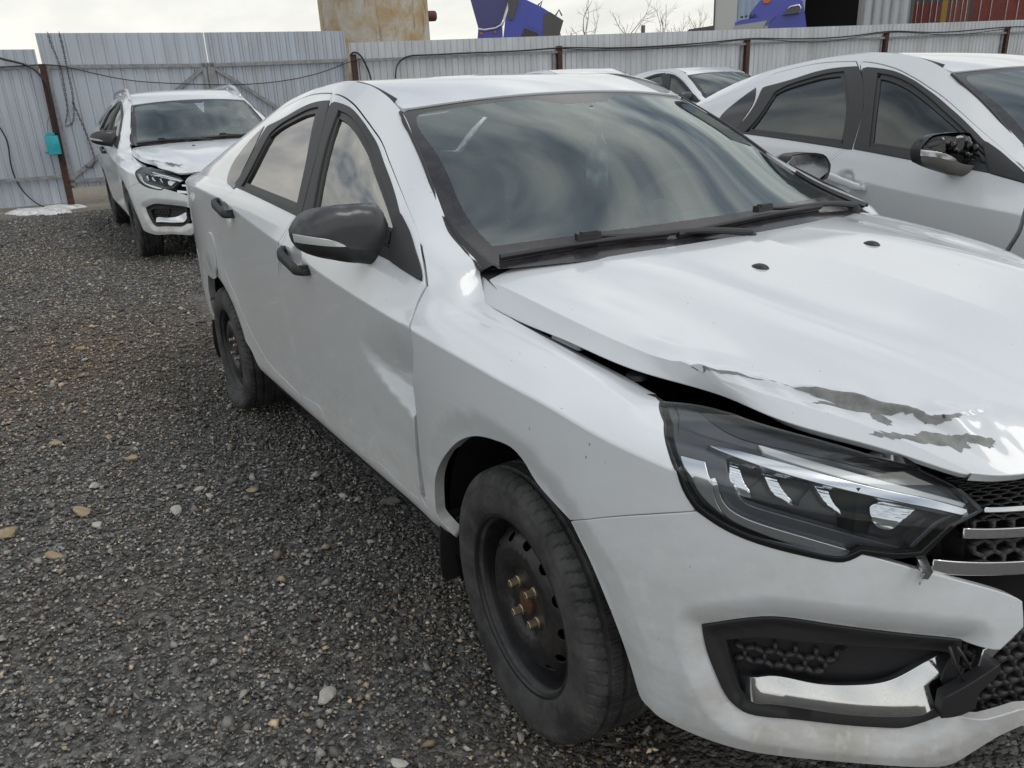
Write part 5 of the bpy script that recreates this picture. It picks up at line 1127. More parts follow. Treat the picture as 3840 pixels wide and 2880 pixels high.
# ------------------------------------------------------------------ corrugated fence and gate (one straight line across the back of the yard)
FO, FA = np.array([-12.2, -.87]), math.radians(81.4); FD = np.array([math.cos(FA), math.sin(FA), 0]); FNB = np.array([math.sin(FA), -math.cos(FA), 0])   # towards the yard
def fpt(s, z, d=0.): s, z, d = np.broadcast_arrays(np.asarray(s, float), np.asarray(z, float), np.asarray(d, float)); return np.array([*FO, 0.])+s[..., None]*FD+d[..., None]*FNB+z[..., None]*np.array([0, 0, 1.])
def mk_sheet(nm, base, dirt):
    m, nt, b = mat(nm, base, .42, .35, .5); co = nt.coord(); n = nt.noise(nt.mapping(co, (1.2, 1.2, .25)), 3, 6, .65); n2 = nt.noise(nt.mapping(co, (1, 1, .06)), 22, 4, .6)
    c = nt.mix(nt.math('MULTIPLY', nt.ramp(n, [(.35, 0.), (.75, 1.)]), dirt), tuple(base), (.30, .27, .24)); c = nt.mix(nt.ramp(n2, [(.5, 0.), (.8, .35)]), c, (.55, .57, .58)); nt.link(c, b.inputs['Base Color']); nt.link(nt.ramp(n, [(.3, .34), (.8, .6)]), b.inputs['Roughness']); return m
mk_sheet('zinc_sheet', (.47, .52, .60), .40); mk_sheet('zinc_sheet_light', (.56, .59, .63), .50); mk_sheet('silver_sheet', (.46, .49, .52), .3)
m, nt, b = mat('frame_steel', (.27, .27, .28), .55, .3); n = nt.noise(nt.coord(), 14, 5, .7); nt.link(nt.ramp(n, [(.35, (.20, .20, .21)), (.7, (.36, .36, .37))]), b.inputs['Base Color'])
m, nt, b = mat('rusty_post', (.06, .03, .022), .8); n = nt.noise(nt.coord(), 24, 5, .7); nt.link(nt.ramp(n, [(.35, (.025, .015, .014)), (.7, (.11, .045, .028))]), b.inputs['Base Color'])
mat('cable_black', (.012, .012, .014), .5); mat('chain_steel', (.12, .105, .095), .6, .6)
def corr(s0, s1, z0, z1, period=.155, depth=.018, d=0., flat=.30, double=False, lean=0.):
    """corrugated sheet between s0 and s1; z0 / z1 numbers or (left, right) pairs"""
    prof = [(0, 0), (flat*.5, 0), (flat*.5+.10, 1), (flat*.5+.24, 1), (flat*.5+.34, 0), (flat*.5+.50, 0)] if not double else [(0, 0), (.30, 0), (.35, .7), (.40, 0), (.62, 0), (.70, 1), (.84, 1), (.92, 0)]
    S, Dp = [], []; k = 0
    while s0+k*period < s1:
        for a, b in prof:
            s = s0+(k+a)*period
            if s <= s1: S.append(s); Dp.append(b*depth)
        k += 1
    S.append(s1); Dp.append(Dp[-1]); S, Dp = np.array(S), np.array(Dp)
    f = (S-s0)/(s1-s0); g = lambda z: z[0]+(z[1]-z[0])*f if isinstance(z, tuple) else np.full_like(S, z)
    b, t = fpt(S, g(z0), d+Dp), fpt(S+lean, g(z1), d+Dp); n = len(S); T = np.array([*(-FNB*.006)])
    V = np.concatenate([b, t, b+T, t+T]); F = [(i, i+1, n+i+1, n+i) for i in range(n-1)]+[(2*n+i, 3*n+i, 3*n+i+1, 2*n+i+1) for i in range(n-1)]+[(n+i, n+i+1, 3*n+i+1, 3*n+i) for i in range(n-1)]+[(i+1, i, 2*n+i, 2*n+i+1) for i in range(n-1)]
    return MD().add(V, F)
def bar(a, b, w=.045, dd=.03, d0=.03):
    """square steel section between fence points a = (s, z) and b"""
    a, b = np.array(a, float), np.array(b, float); t = (b-a)/np.linalg.norm(b-a); n = np.array([-t[1], t[0]])*w/2; V = []
    for q in (a, b):
        for sg in (-1, 1):
            for d in (d0, d0+dd): V.append(fpt(q[0]+sg*n[0], q[1]+sg*n[1], d))
    return MD().add(np.array(V), [(0,2,3,1),(4,5,7,6),(0,1,5,4),(2,6,7,3),(0,4,6,2),(1,3,7,5)])
def pobj(nm, md, mt, parent=None, smooth=False, sharp=None, label=None): return link(nm, md.mesh(nm, [mt], smooth, sharp=sharp), parent, label=label)
def fence():
    # two gate leaves, chained shut
    for lab, s0, s1, hinge, rt in (('left leaf of the tall corrugated grey gate, the chained one', .03, 2.205, .07, (1.908, 1.862)), ('right leaf of the tall corrugated grey gate, next to the plain fence', 2.215, 4.29, 4.26, (1.862, 1.872))):
        g = empty('gate_leaf', lab, 'gate', (0, 0, 0), group='leaves of the corrugated gate'); left = s0 < 1
        pobj('corrugated_sheet', corr(s0, s1, (.26, .25) if left else (.25, .25), (2.34, 2.312) if left else (2.312, 2.30), .158 if left else .140, .016, 0., double=not left), 'zinc_sheet', g)
        pobj('top_rail', bar((s0, rt[0]), (s1, rt[1]), .05), 'frame_steel', g); pobj('bottom_rail', bar((s0, .36), (s1, .36), .05), 'frame_steel', g)
        e = s0+.04 if left else s1-.04; q = s1-.07 if left else s0+.045
        pobj('stile', bar((e, .30), (e, 1.9), .07, .032, .028), 'frame_steel', g); pobj('stile', bar((q-(0 if left else .03), .30), (q-(0 if left else .03), 1.90), .05 if left else .10, .032, .028), 'frame_steel', g)
        pobj('brace', bar((e+.03 if left else e-.03, .42), (q, 1.84), .05, .026, .03), 'frame_steel', g)
    # left fence: panel, rails, rusty gate post
    f = empty('metal_fence', 'lower corrugated fence at the left edge, with the cyan canister on it', 'fence')
    pobj('corrugated_sheet', corr(-4.2, -.02, .06, (2.19, 2.137), .118, .016, -.01), 'zinc_sheet', f); pobj('top_rail', bar((-4.2, 1.915), (.03, 1.913), .045), 'frame_steel', f); pobj('bottom_rail', bar((-4.2, .432), (-.03, .438), .045), 'frame_steel', f)
    pobj('post', bar((-.02, -.2), (.035, 1.945), .085, .085, -.005), 'rusty_post', f); pobj('post', bar((-2.9, -.2), (-2.9, 1.95), .08, .08, .0), 'rusty_post', f)
    # right fence
    f = empty('metal_fence', 'long pale corrugated fence behind the far row of cars', 'fence'); posts = [4.39, 8.035, 12.10, 15.70, 19.37, 23.0]
    zt = lambda s: 2.128+.0104*(s-4.345)
    pobj('corrugated_sheet', corr(4.345, 26., .05, (zt(4.345), zt(26.)), .112, .014, -.01), 'zinc_sheet_light', f)
    for a, b in zip(posts[:-1], posts[1:]): pobj('rail', bar((a+.03, 1.865+.0104*(a-4.3)), (b-.03, 1.865+.0104*(b-4.3)), .04), 'frame_steel', f)
    for p in posts: pobj('post', bar((p, -.1), (p, 1.955+.0115*(p-4.3)), .080, .08, .0), 'rusty_post', f); 
    for p in posts[1:]: pobj('edge_strip', bar((p-.10, .1), (p-.10, 1.86+.0104*(p-4.3)), .05, .03, -.004), 'frame_steel', f)
fence()
def cable(lab, pts, r, nm='cable'):
    P = np.array([fpt(s, z, d) for s, z, d in pts]); d = np.r_[0, np.cumsum(np.linalg.norm(np.diff(P, axis=0), axis=1))]; Q = Spline(d, P)(np.linspace(0, d[-1], 12*len(pts)))
    md = MD(); tube(md, Q, r, 6); o = pobj(nm, md, 'cable_black', None, True, 40); tagd(o, lab, 'cable'); return o
cable('thick black hose arching over the left fence and down the gate post', [(-1.2,2.16,.06),(-.86,2.18,.06),(-.62,2.10,.06),(-.35,2.0,.07),(-.10,1.90,.09),(.02,1.72,.11),(.05,1.5,.11),(.04,1.3,.11),(.03,1.0,.10),(.02,.6,.10)], .016)
cable('thin black wire sagging across both gate leaves from post to post', [(-3.,1.90,.08),(-.87,1.915,.08),(-.3,1.925,.08),(.22,1.92,.08),(.46,1.86,.09),(.85,1.75,.10),(1.16,1.685,.10),(1.56,1.64,.10),(2.1,1.60,.10),(2.75,1.58,.10),(3.5,1.64,.10),(4.0,1.75,.10),(4.36,1.86,.09),(4.50,1.89,.08)], .007)
cable('pair of loose wires hanging down the left fence to the ground', [(-1.35,1.85,.05),(-.87,1.62,.05),(-.76,1.44,.05),(-.68,1.20,.06),(-.62,.99,.06),(-.64,.72,.05),(-.64,.49,.05),(-.58,.28,.06),(-.44,.10,.12),(-.20,.012,.35)], .010)
cable('thick black cable end looping over the gate post on the right', [(4.33,1.93,.09),(4.37,1.975,.09),(4.42,1.98,.10),(4.49,1.93,.11),(4.55,1.82,.11),(4.60,1.68,.11),(4.625,1.5,.11),(4.64,1.2,.10)], .015)
cable('black cable bundle strung along the rail of the long fence', [(5.03,1.3,.07),(5.04,1.6,.07),(5.075,1.76,.08),(5.19,1.87,.08),(5.5,1.915,.08),(6.2,1.925,.08),(6.8,1.93,.08),(7.5,1.945,.08),(8.03,1.965,.09),(8.7,1.95,.08),(9.6,1.94,.08),(10.6,1.965,.08),(11.4,2.0,.08),(12.1,2.035,.09),(12.9,2.02,.08),(13.9,2.01,.08),(14.9,2.05,.08),(15.7,2.105,.09),(16.7,2.075,.08),(18.,2.085,.08),(19.4,2.14,.09),(21.,2.12,.08),(23.,2.19,.08)], .012)
cable('second thinner wire drooping under the bundle on the long fence', [(8.03,1.955,.09),(9.2,1.90,.09),(10.4,1.925,.09),(11.2,1.96,.09),(12.1,2.02,.1),(13.2,1.965,.09),(14.2,1.955,.09),(15.7,2.085,.1),(17.2,2.02,.09),(19.4,2.12,.1)], .008)
def chain(lab, pts):
    P = np.array([fpt(s, z, d) for s, z, d in pts]); d = np.r_[0, np.cumsum(np.linalg.norm(np.diff(P, axis=0), axis=1))]; n = int(d[-1]/.034); Q = Spline(d, P)(np.linspace(0, d[-1], n+1)); md = MD()
    for i in range(n):
        c = .5*(Q[i]+Q[i+1]); t = (Q[i+1]-Q[i]); t /= np.linalg.norm(t); s = np.cross(t, FNB); s /= np.linalg.norm(s); w = s if i % 2 else np.cross(t, s); a = np.linspace(0, 2*np.pi, 9)
        tube(md, c+np.outer(np.cos(a), t)*.023+np.outer(np.sin(a), w)*.011, .0045, 4, False)
    o = pobj('chain', md, 'chain_steel', None, True); tagd(o, lab, 'chain')
chain('rusty chain hanging over the top of the gate by its left corner', [(.19,2.345,.03),(.20,2.2,.03),(.24,2.0,.07),(.25,1.8,.07),(.235,1.5,.07),(.21,1.3,.07),(.15,1.15,.08)])
chain('long rusty chain hung a little right of the corner chain on the gate', [(.33,2.345,.03),(.335,2.1,.03),(.33,1.85,.07),(.33,1.6,.07),(.30,1.35,.07),(.20,1.13,.08),(.15,1.12,.08)])
chain('rusty chain dangling low on the gate in a loop beside the post', [(.30,1.45,.05),(.36,1.15,.05),(.40,.9,.05),(.42,.7,.05),(.40,.58,.06),(.34,.53,.06),(.28,.56,.06)])
def canister():
    m, nt, b = mat('cyan_plastic', (.015, .36, .42), .45); n = nt.noise(nt.coord(), 12, 4); nt.link(nt.ramp(n, [(.3, (.012, .30, .36)), (.8, (.03, .44, .50))]), b.inputs['Base Color'])
    c = fpt(-.055, .90, .13); r = empty('canister', 'cyan plastic canister hanging on the gate post', 'canister', tuple(c), (0, 0, FA))
    md = MD(); V = []
    for z, w, d in ((-.15,.070,.045),(-.145,.080,.055),(-.03,.083,.058),(.09,.083,.058),(.105,.076,.050)):
        a = np.linspace(0, 2*np.pi, 24, endpoint=False); V.append(np.stack([np.sign(np.cos(a))*np.abs(np.cos(a))**.35*w, np.sign(np.sin(a))*np.abs(np.sin(a))**.35*d, np.full(24, z)], -1))
    md.add(np.concatenate(V), [(i*24+j, i*24+(j+1) % 24, (i+1)*24+(j+1) % 24, (i+1)*24+j) for i in range(4) for j in range(24)]+[tuple(range(24))[::-1], tuple(range(96, 120))]); pobj('body', md, 'cyan_plastic', r, True, 40)
    md = MD(); box(md, (-.01, 0, .125), (.11, .075, .032)); pobj('lid', md, 'cyan_plastic', r); md = MD(); box(md, (-.10, 0, -.12), (.05, .03, .03)); pobj('spout', md, 'cyan_plastic', r)
    md = MD(); tube(md, [(-.03,0,.14),(-.02,.0,.25),(.03,-.02,.36)], .003, 5); pobj('hanging_wire', md, 'cable_black', r, True)
canister()
def snow():
    a = np.linspace(0, 2*np.pi, 60, endpoint=False); r = 1+.18*np.sin(3*a+1)+.12*np.sin(5*a)+.10*rng.normal(size=60); x, y = -11.95+.40*r*np.cos(a), -1.22+.46*r*np.sin(a)
    z0 = gz(x, y)+bumpz(x, y)-.008; V = [np.stack([x, y, z0], -1), np.stack([-11.95+.85*(x+11.95), -1.22+.85*(y+1.22), z0+.035], -1), np.array([[-11.95, -1.22, gz(-11.95, 0)+.055]])]
    F = [(i, (i+1) % 60, 60+(i+1) % 60, 60+i) for i in range(60)]+[(60+i, 60+(i+1) % 60, 120) for i in range(60)]
    m, nt, b = mat('old_snow', (.72, .74, .76), .7); n = nt.noise(nt.coord(), 12, 6, .7); nt.link(nt.ramp(n, [(.4, (.78, .80, .82)), (.72, (.34, .32, .29))]), b.inputs['Base Color']); nt.link(nt.bump(n, .6, .02), b.inputs['Normal'])
    o = pobj('snow', MD().add(np.concatenate(V), F), 'old_snow', None, True); o['kind'] = 'stuff'; o['label'] = 'last patch of dirty snow at the foot of the left fence'
snow()

# ------------------------------------------------------------------ what stands behind the fence
class Frame:
    """upright frame at a real distance: x to the right, y away from the yard, z up; scale from the survey photograph"""
    def __init__(s, px, D, turn=0.):
        d = CAMF+CAMR*((px-1920)/FPX)-CAMU*((150-1440)/FPX); h = math.hypot(d.x, d.y); s.o = np.array([CAMP.x+d.x/h*D, CAMP.y+d.y/h*D, 0.]); s.yaw = math.atan2(d.y, d.x)-math.pi/2+turn; s.D = D; s.px = px
        s.X = np.array([math.cos(s.yaw), math.sin(s.yaw), 0]); s.Y = np.array([-math.sin(s.yaw), math.cos(s.yaw), 0])
    def q(s, px, py):
        d = np.array(CAMF+CAMR*((px-1920)/FPX)-CAMU*((py-1440)/FPX)); o = np.array(CAMP); t = ((s.o-o)@s.Y)/(d@s.Y); p = o+d*t-s.o; return (float(p@s.X), float(p[2]))
def prism(md, poly, y0, y1):
    n = len(poly); P = np.array([(x, y0, z) for x, z in poly]+[(x, y1, z) for x, z in poly])
    ar = sum(poly[i][0]*poly[(i+1) % n][1]-poly[(i+1) % n][0]*poly[i][1] for i in range(n)); f = list(range(n)); f = f if ar > 0 else f[::-1]
    F = [tuple(f), tuple(i+n for i in f[::-1])]+[(f[(k+1) % n], f[k], f[k]+n, f[(k+1) % n]+n) for k in range(n)]; md.add(P, F); return md
mat('blue_paint', (.035, .055, .40), .3, 0, .5, .5); mat('navy_paint', (.026, .028, .17), .3, 0, .5, .5); mat('violet_paint', (.05, .068, .42), .32, 0, .5, .5); mat('truck_grey', (.085, .083, .082), .5); mat('truck_pale', (.36, .38, .38), .4)
def tank():
    m, nt, b = mat('rusty_tank', (.5, .45, .36), .75); co = nt.coord(); n = nt.noise(co, 2.2, 7, .68, .4); st = nt.noise(nt.mapping(co, (3.2, 3.2, .28)), 3.2, 6, .7); fl = nt.noise(co, 9, 6, .75)
    c = nt.mix(nt.ramp(n, [(.38, 0.), (.62, 1.)]), (.46, .44, .40), (.36, .25, .115)); c = nt.mix(nt.ramp(st, [(.54, 0.), (.70, .85)]), c, (.15, .075, .032)); c = nt.mix(nt.ramp(fl, [(.62, 0.), (.70, .9)]), c, (.085, .05, .03)); nt.link(c, b.inputs['Base Color']); nt.link(nt.bump(fl, .4, .03), b.inputs['Normal'])
    F = Frame(1412, 18.5); r = .5*(F.q(1614, 90)[0]-F.q(1206, 90)[0]); zt = F.q(1300, -60)[1]; e = empty('rusty_tank', 'rust streaked cylindrical tank standing behind the gate', 'tank', tuple(F.o), (0, 0, F.yaw))
    md = MD(); lathe(md, [(0., r), (zt*.5, r), (zt*.5+.01, r+.004), (zt*.5+.03, r), (zt-.25, r), (zt-.10, r*.97), (zt, r*.86), (zt+.12, 0)], 72, 'z'); pobj('shell', md, 'rusty_tank', e, True, 40)
    x, z = F.q(1625, 60); md = MD(); lathe(md, [(r-.05, .105), (r+.10, .105), (r+.15, .10), (r+.18, .06), (r+.18, 0)], 24, 'x'); md.v[0][:, 2] += z; mat('rust_red', (.12, .04, .028), .7); pobj('pipe_stub', md, 'rust_red', e, True, 40)
tank()
def truck_tilted():
    F = Frame(1930, 23.); k = lambda *P: [F.q(1100+x*.5877, y*.5877) for x, y in P]; e = empty('truck', 'blue truck with its cab tilted forward, seen over the fence beside the tank', 'truck', tuple(F.o), (0, 0, F.yaw))
    md = MD(); prism(md, k((1338,262),(1352,120),(1385,20),(1400,-60),(1470,-10),(1590,48),(1722,132),(1712,165),(1690,262)), .0, 2.2); pobj('cab', md, 'blue_paint', e)
    md = MD(); prism(md, k((1110,-90),(1400,-90),(1372,0),(1335,120),(1320,150),(1182,188),(1128,-5)), .10, 2.1); pobj('front_panel', md, 'navy_paint', e)
    md = MD(); prism(md, k((1178,186),(1330,150),(1336,270),(1172,270)), .12, 2.0); pobj('bumper', md, 'violet_paint', e)
    md = MD(); prism(md, k((1600,90),(1640,78),(1724,132),(1714,165),(1688,262),(1590,262)), -.03, 2.25); pobj('air_deflector', md, 'truck_grey', e)
    md = MD(); prism(md, k((1475,178),(1560,212),(1572,262),(1440,262)), -.02, .05); pobj('window', md, 'gloss_black', e)
    md = MD(); prism(md, k((1505,60),(1605,110),(1598,205),(1570,200),(1490,160)), -.012, .02); pobj('door', md, 'blue_paint', e)
    md = MD(); prism(md, k((1368,-40),(1440,-20),(1425,50),(1398,128),(1382,128),(1372,100)), -.10, .0); pobj('visor', md, 'truck_grey', e)
    p = k((1185,185),(1220,192),(1290,180),(1328,160),(1340,130)); md = MD(); tube(md, [(x, -.02, z) for x, z in p], .035, 8); pobj('chrome_pipe', md, 'satin_chrome', e, True)
    for x, z in k((1200,212),(1287,202)): md = MD(); lathe(md, [(-.05, 0), (-.05, .035), (.02, .045)], 12, 'y', c=(x, .08, z)); pobj('marker_light', md, 'orange_lens', e, True, 40)
    p = k((1560,10),(1578,38)); q = k((1590,48),(1680,100)); md = MD(); tube(md, [(a, .2, b) for a, b in q], .012, 6); pobj('roof_bar', md, 'plastic', e, True)
    for a, b, c_ in (((1562,30),(1590,0),(1576,42)), ((1676,95),(1698,58),(1716,96))): pp = k(a, b, c_); md = MD(); tube(md, [(x, .2, z) for x, z in pp], .022, 6); pobj('horn', md, 'plastic', e, True)
    md = MD(); box(md, (0, 1.1, .9), (5., .9, .35)); pobj('chassis', md, 'truck_grey', e)
truck_tilted()
def truck_right():
    F = Frame(2900, 27., 0.); k = lambda *P: [F.q(2300+x*.6962, y*.6962) for x, y in P]; e = empty('truck', 'purple-blue truck cab parked in front of the warehouse doorway', 'truck', tuple(F.o), (0, 0, F.yaw))
    md = MD(); prism(md, k((822,175),(845,112),(872,88),(1010,62),(1030,60),(1044,175)), .0, 2.3); pobj('cab', md, 'blue_paint', e)
    md = MD(); prism(md, k((655,122),(690,108),(845,84),(876,86),(846,114),(655,146)), -.06, 2.2); pobj('visor_panel', md, 'violet_paint', e)
    md = MD(); prism(md, k((728,96),(735,72),(760,38),(800,-8),(1005,-8),(1022,10),(1030,62),(872,90),(845,86)), .06, 2.1); pobj('roof_fairing', md, 'violet_paint', e)
    md = MD(); prism(md, k((634,175),(652,140),(828,112),(800,166),(790,180)), -.14, .3); pobj('sun_visor', md, 'truck_pale', e)
    md = MD(); prism(md, k((912,82),(942,52),(1000,36),(1006,42),(1000,72),(915,84)), -.25, -.05); pobj('mirror', md, 'truck_grey', e)
    p = k((940,52),(955,38),(998,30),(1007,40),(1000,74)); md = MD(); tube(md, [(x, -.2, z) for x, z in p], .03, 6); pobj('mirror_bracket', md, 'satin_chrome', e, True)
    x, z = k((826,6))[0]; md = MD(); lathe(md, [(-.06, 0), (-.06, .10), (.04, .13)], 16, 'y', c=(x, .05, z)); md.v[0][:, 2] = z+(md.v[0][:, 2]-z)*.6; pobj('beacon', md, 'orange_lens', e, True, 40)
    for px in (692, 715, 740, 760): x, z = k((px, 101-(px-692)*.16))[0]; md = MD(); box(md, (x, -.05, z+.04), (.08, .1, .06)); pobj('roof_lamp', md, 'gloss_black', e)
    md = MD(); box(md, (.3, 1.2, 1.0), (2.6, 2., 1.6)); pobj('lower_cab', md, 'blue_paint', e)
truck_right()
def warehouse():
    F = Frame(3000, 34.); k = lambda *P: [F.q(2300+x*.6962, y*.6962) for x, y in P]; e = empty('warehouse', 'grey corrugated warehouse with a black open doorway behind the right fence', 'building', tuple(F.o), (0, 0, F.yaw))
    mat('wall_panel', (.50, .52, .50), .6); mk_sheet('blue_sheet', (.30, .38, .50), .15); top = 9.
    X = lambda x, y=60: k((x, y))[0][0]
    def pan(nm, x0, x1, mt, y0=0., y1=.25, z0=0., z1=top): md = MD(); prism(md, [(x0, z0), (x1, z0), (x1, z1), (x0, z1)], y0, y1); pobj(nm, md, mt, e)
    def sheet(nm, x0, x1, mt, per, dep):
        md = MD(); n = int((x1-x0)/per*4); xs = np.linspace(x0, x1, n+1); d = np.array([(0, 0, 1, 1)[i % 4] for i in range(n+1)])*dep; V = np.concatenate([np.stack([xs, -d, np.full(n+1, 0.)], -1), np.stack([xs, -d, np.full(n+1, top)], -1)]); md.add(V, [(i, i+1, n+2+i, n+1+i) for i in range(n)]); pobj(nm, md, mt, e)
    pan('corner_trim', X(541), X(549), 'truck_grey', -.03, .22); pan('wall', X(549), X(668), 'wall_panel'); sheet('wall_sheet', X(672), X(1030), 'blue_sheet', .22, .03); pan('wall_core', X(670), X(1030), 'wall_panel', .02, .3)
    pan('doorway', X(1030), X(1345), 'dark_void', 3., 3.2); pan('lintel', X(1030), X(1345), 'wall_panel', 0., .3, 6.5, top); pan('door_leaf', X(1340), X(1600), 'silver_sheet', .0, .2)  # doorway is a black sheet, its colour standing in for the unlit interior
    sheet('door_sheet', X(1342), X(1600), 'silver_sheet', .30, .06); pan('inner_wall', X(1026), X(1030), 'dark_void', .1, 3.2); pan('roof', X(541), X(1615), 'truck_grey', -.3, 9., top, top+.3); pan('corner_post', X(1602), X(1616), 'truck_grey', -.02, .4); pan('back_wall', X(541), X(1615), 'wall_panel', 9., 9.2)
    pan('side_wall', X(541), X(545), 'wall_panel', .3, 9.)
warehouse()
def containers():
    m, nt, b = mat('container_red', (.22, .035, .028), .6); n = nt.noise(nt.coord(), 5, 6, .7); nt.link(nt.ramp(n, [(.35, (.26, .045, .035)), (.75, (.13, .028, .022))]), b.inputs['Base Color']); mat('container_orange', (.26, .07, .045), .6); mat('yellow_paint', (.42, .27, .05), .6); mat('marking_white', (.7, .7, .68), .6)
    F = Frame(3560, 38.); k = lambda x, y=150: F.q(3200+x*.2893, y*.2893)[0]
    for i, (x0, x1, mt, lab, txt) in enumerate(((770,1125,'container_red','dull red shipping container next to the warehouse corner',[]), (1222,1500,'container_orange','narrow orange-red shipping container end, beside the yellow post',[('TNU 3042',.11,.62,.62)]), (1548,2230,'container_red','wide red shipping container with white lettering at the right edge',[('NAGU',.235,.68,.60),('53',.235,.94,.60),('45G1',.15,.92,.40)]))):
        xa, xb = k(x0), k(x1); w = xb-xa; H = 2.59; base = 1.25
        o = np.array(F.o)+F.X*(.5*(xa+xb)); e = empty('shipping_container', lab, 'container', tuple(o), (0, 0, F.yaw), 'stacked shipping containers'); yb = .25*i
        md = MD(); box(md, (0, yb+3.05, base+H/2-2.4), (w, 6.0, H+2.4)); pobj('box', md, mt, e); md = MD()
        for s in (-1, 1): md2 = MD(); box(md2, (s*w*.248, yb+.03, base+H/2), (w*.48, .05, H-.2)); pobj('door', md2, mt, e)
        for s in (-.72, -.30, .30, .72): md2 = MD(); tube(md2, [(s*w*.5, yb-.03, base-2.), (s*w*.5, yb-.03, base+H)], .022, 6); pobj('lock_bar', md2, 'frame_steel', e, True)
        for t, h, fx, fz in txt:
            c = bpy.data.curves.new('marking', 'FONT'); c.body = t; c.size = h; c.extrude = .004; c.align_x = 'CENTER'; tmp = bpy.data.objects.new('marking_text', c); tm = bpy.data.meshes.new_from_object(tmp); bpy.data.objects.remove(tmp); bpy.data.curves.remove(c); tm.materials.clear(); tm.materials.append(MATS['marking_white']); q = bpy.data.objects.new('marking', tm); col.objects.link(q); q.parent = e; q.location = ((fx-.5)*w, yb-.01, base+.42+fz*1.0); q.rotation_euler = (math.pi/2, 0, 0)
        if i != 1: md2 = MD(); lathe(md2, [(-.02, 0), (-.02, .11), (.02, .11)], 16, 'y', c=((-.04 if i else .12)*w-(.36*w if i else 0), yb-.0, base+.45)); pobj('sticker', md2, 'marking_white', e, True, 40)
    xa, xb = k(1140), k(1212); o = np.array(F.o)+F.X*(.5*(xa+xb)); e = empty('container_post', 'yellow steel corner post between the two red containers', 'post', tuple(o), (0, 0, F.yaw)); md = MD(); box(md, (0, .4, 1.6), (xb-xa, .3, 4.4)); pobj('post', md, 'yellow_paint', e); md = MD(); box(md, (0, .4, -.55), (.5, .5, .1)); pobj('foot', md, 'yellow_paint', e)
    md = MD(); o = pobj('shed_wall', box(md, (0, 0, 2.5), (18., .3, 5.)), 'truck_grey'); o.location = tuple(np.array(F.o)+F.Y*7+F.X*0); o.rotation_euler = (0, 0, F.yaw); tagd(o, 'dark shed wall looming behind the red containers', 'wall')
containers()
def bare_tree(px, top, D, seed, lab, dens=1.):
    F = Frame(px, D); r = np.random.default_rng(seed); zt = F.q(px, top)[1]; e = empty('bare_tree', lab, 'tree', tuple(F.o), (0, 0, F.yaw), 'bare trees on the skyline'); T, B = MD(), MD()
    def grow(p, d, L, rad, lev, md):
        n = 5; pts = [p]; q = p.copy(); dd = d.copy()
        for i in range(n): dd = dd+r.normal(size=3)*.13+np.array([0, 0, .05]); dd /= np.linalg.norm(dd); q = q+dd*L/n; pts.append(q)
        tube(md, pts, np.linspace(rad, rad*.5, n+1), 4 if lev else 7, False)
        if lev < 3:
            for k in range(int((5 if lev == 0 else 3.4)*dens)):
                t = r.uniform(.3, 1.) if lev else r.uniform(.35, 1.); i = min(n-1, int(t*n)); b = pts[i]+(pts[i+1]-pts[i])*(t*n-i); s = r.normal(size=3); s -= dd*(s@dd); s /= np.linalg.norm(s)
                nd = dd*r.uniform(.5, .9)+s*r.uniform(.5, .9); nd /= np.linalg.norm(nd); grow(b, nd, L*r.uniform(.34, .52), rad*.42, lev+1, B)
    grow(np.zeros(3), np.array([0, 0, 1.]), zt*.86, .008*zt+.02, 0, T)
    m = 'bark'
    if 'bark' not in MATS: mat('bark', (.20, .175, .155), .9)
    pobj('trunk', T, m, e, True); pobj('branches', B, m, e, True)
for a in ((2130,50,48,1,'slim bare tree nearest the tilted truck cab',1.2),(2195,130,50,8,'low bare sapling between the slim tree and the tall forked one',.8),(2250,38,50,2,'tall forked bare tree in the middle of the skyline',1.),(2310,68,52,3,'broad bare tree right of the tall forked one',1.2),(2450,112,60,4,'short bare bush-like tree left of the power pole group',1.),(2492,60,60,5,'thin bare tree standing just right of the pole',1.),(2530,72,58,6,'dense dark bare tree with upright twigs',1.5),(2562,80,58,7,'rounded dense bare tree nearest the shed roof',1.6),(2655,90,62,9,'faint bare tree right beside the warehouse corner',.9)): bare_tree(*a)
def pole():
    F = Frame(2411, 55.); z = F.q(2411, 95)[1]; md = MD(); tube(md, [(0,0,0),(0,0,z)], .13, 8); o = pobj('pole', md, 'truck_grey', None, True); o.location = tuple(F.o); tagd(o, 'short dark utility pole among the bare trees', 'pole')
    F = Frame(2620, 58.); md = MD(); a, b = F.q(2565, 117), F.q(2682, 100); prism(md, [(a[0], 0), (b[0]+2, 0), (b[0]+2, b[1]+.25), (a[0]+.3, a[1]+.1), (a[0], a[1]-.3)], 0, 4.); o = pobj('shed', md, 'truck_grey'); o.location = tuple(F.o); o.rotation_euler = (0, 0, F.yaw); tagd(o, 'low dark shed roof just above the fence left of the warehouse', 'shed')
pole()

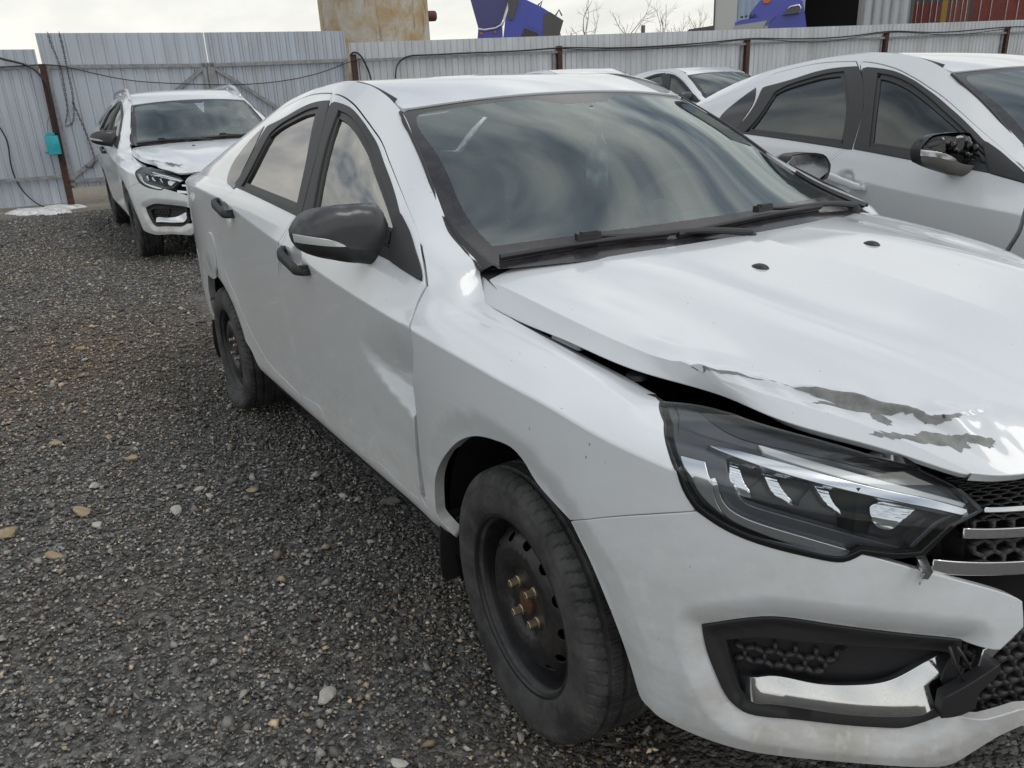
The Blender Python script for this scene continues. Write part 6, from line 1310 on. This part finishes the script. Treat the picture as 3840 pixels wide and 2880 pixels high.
# ------------------------------------------------------------------ the cars
GRP = 'white sedans parked in the yard'
build_car('sedan', 'white sedan with crumpled hood and dented front door, nearest the camera', (0, 0, 0), (-0.007309, -0.030106, 0), dict(damage='main', flat=(.012, .028), steer=-.05, zr=.298, rear_glass='mirror_tint_glass', door_label='white front door with a deep dent by the fender'), GRP)
build_car('sedan', 'dirty white sedan with white handles and a mirror cap missing, beside the foreground sedan', (.38, 2.03, -.008), (math.radians(-2.7), math.radians(-.96), math.radians(-10.14)), dict(paint='dull_white_paint', side_glass='tinted_glass', handle='dull_white_paint', broken_mirror=True), GRP)
build_car('sedan', 'white sedan by the fence, its windscreen showing between the two near sedans', (-6.823, 7.649, .067), (0, 0, math.radians(-3.53)), dict(side_glass='tinted_glass'), GRP)
build_car('sedan', 'white sedan of which only the roof shows above the foreground sedan', (-6.85, 5.40, .105), (0, 0, math.radians(-3.0)), dict(side_glass='tinted_glass'), GRP)
build_car('sedan', 'white sedan by the fence mostly hidden behind the roof of the dirty sedan', (-6.9, 10.75, -.02), (0, 0, math.radians(-3.0)), dict(side_glass='tinted_glass'), GRP)
build_car('station_wagon', 'white station wagon with roof rails and a scraped hood in front of the gate', (-6.998, .169, .014), (0, 0, math.radians(-1.92)), dict(wagon=True, damage='wagon', side_glass='tinted_glass'), 'station wagons')
def hang_bag():
    m = bpy.data.materials.new('clear_film'); m.use_nodes = True; nt = NT(m); b = nt.n['Principled BSDF']; b.inputs['Base Color'].default_value = (.8, .9, .9, 1); b.inputs['Roughness'].default_value = .25; b.inputs['Alpha'].default_value = .34; MATS['clear_film'] = m
    k = 16; V = []; 
    for i in range(k):
        for j in range(9): t = i/(k-1); w = .012+.026*ss(.0, .35, t)*(.6+.4*t); V.append((.012*math.sin(j*1.9+t*9)+.006*math.sin(t*23), (j/8-.5)*2*w, -.20*t+.008*math.sin(j*1.3)))
    o = pobj('plastic_bag', MD().add(np.array(V), [(i*9+j, i*9+j+1, (i+1)*9+j+1, (i+1)*9+j) for i in range(k-1) for j in range(8)]), 'clear_film', None, True); o.location = (-.80, .0, 1.265); o.rotation_euler = (0, 0, -.5); tagd(o, 'crumpled clear plastic film hanging behind the foreground windscreen', 'film')
hang_bag()
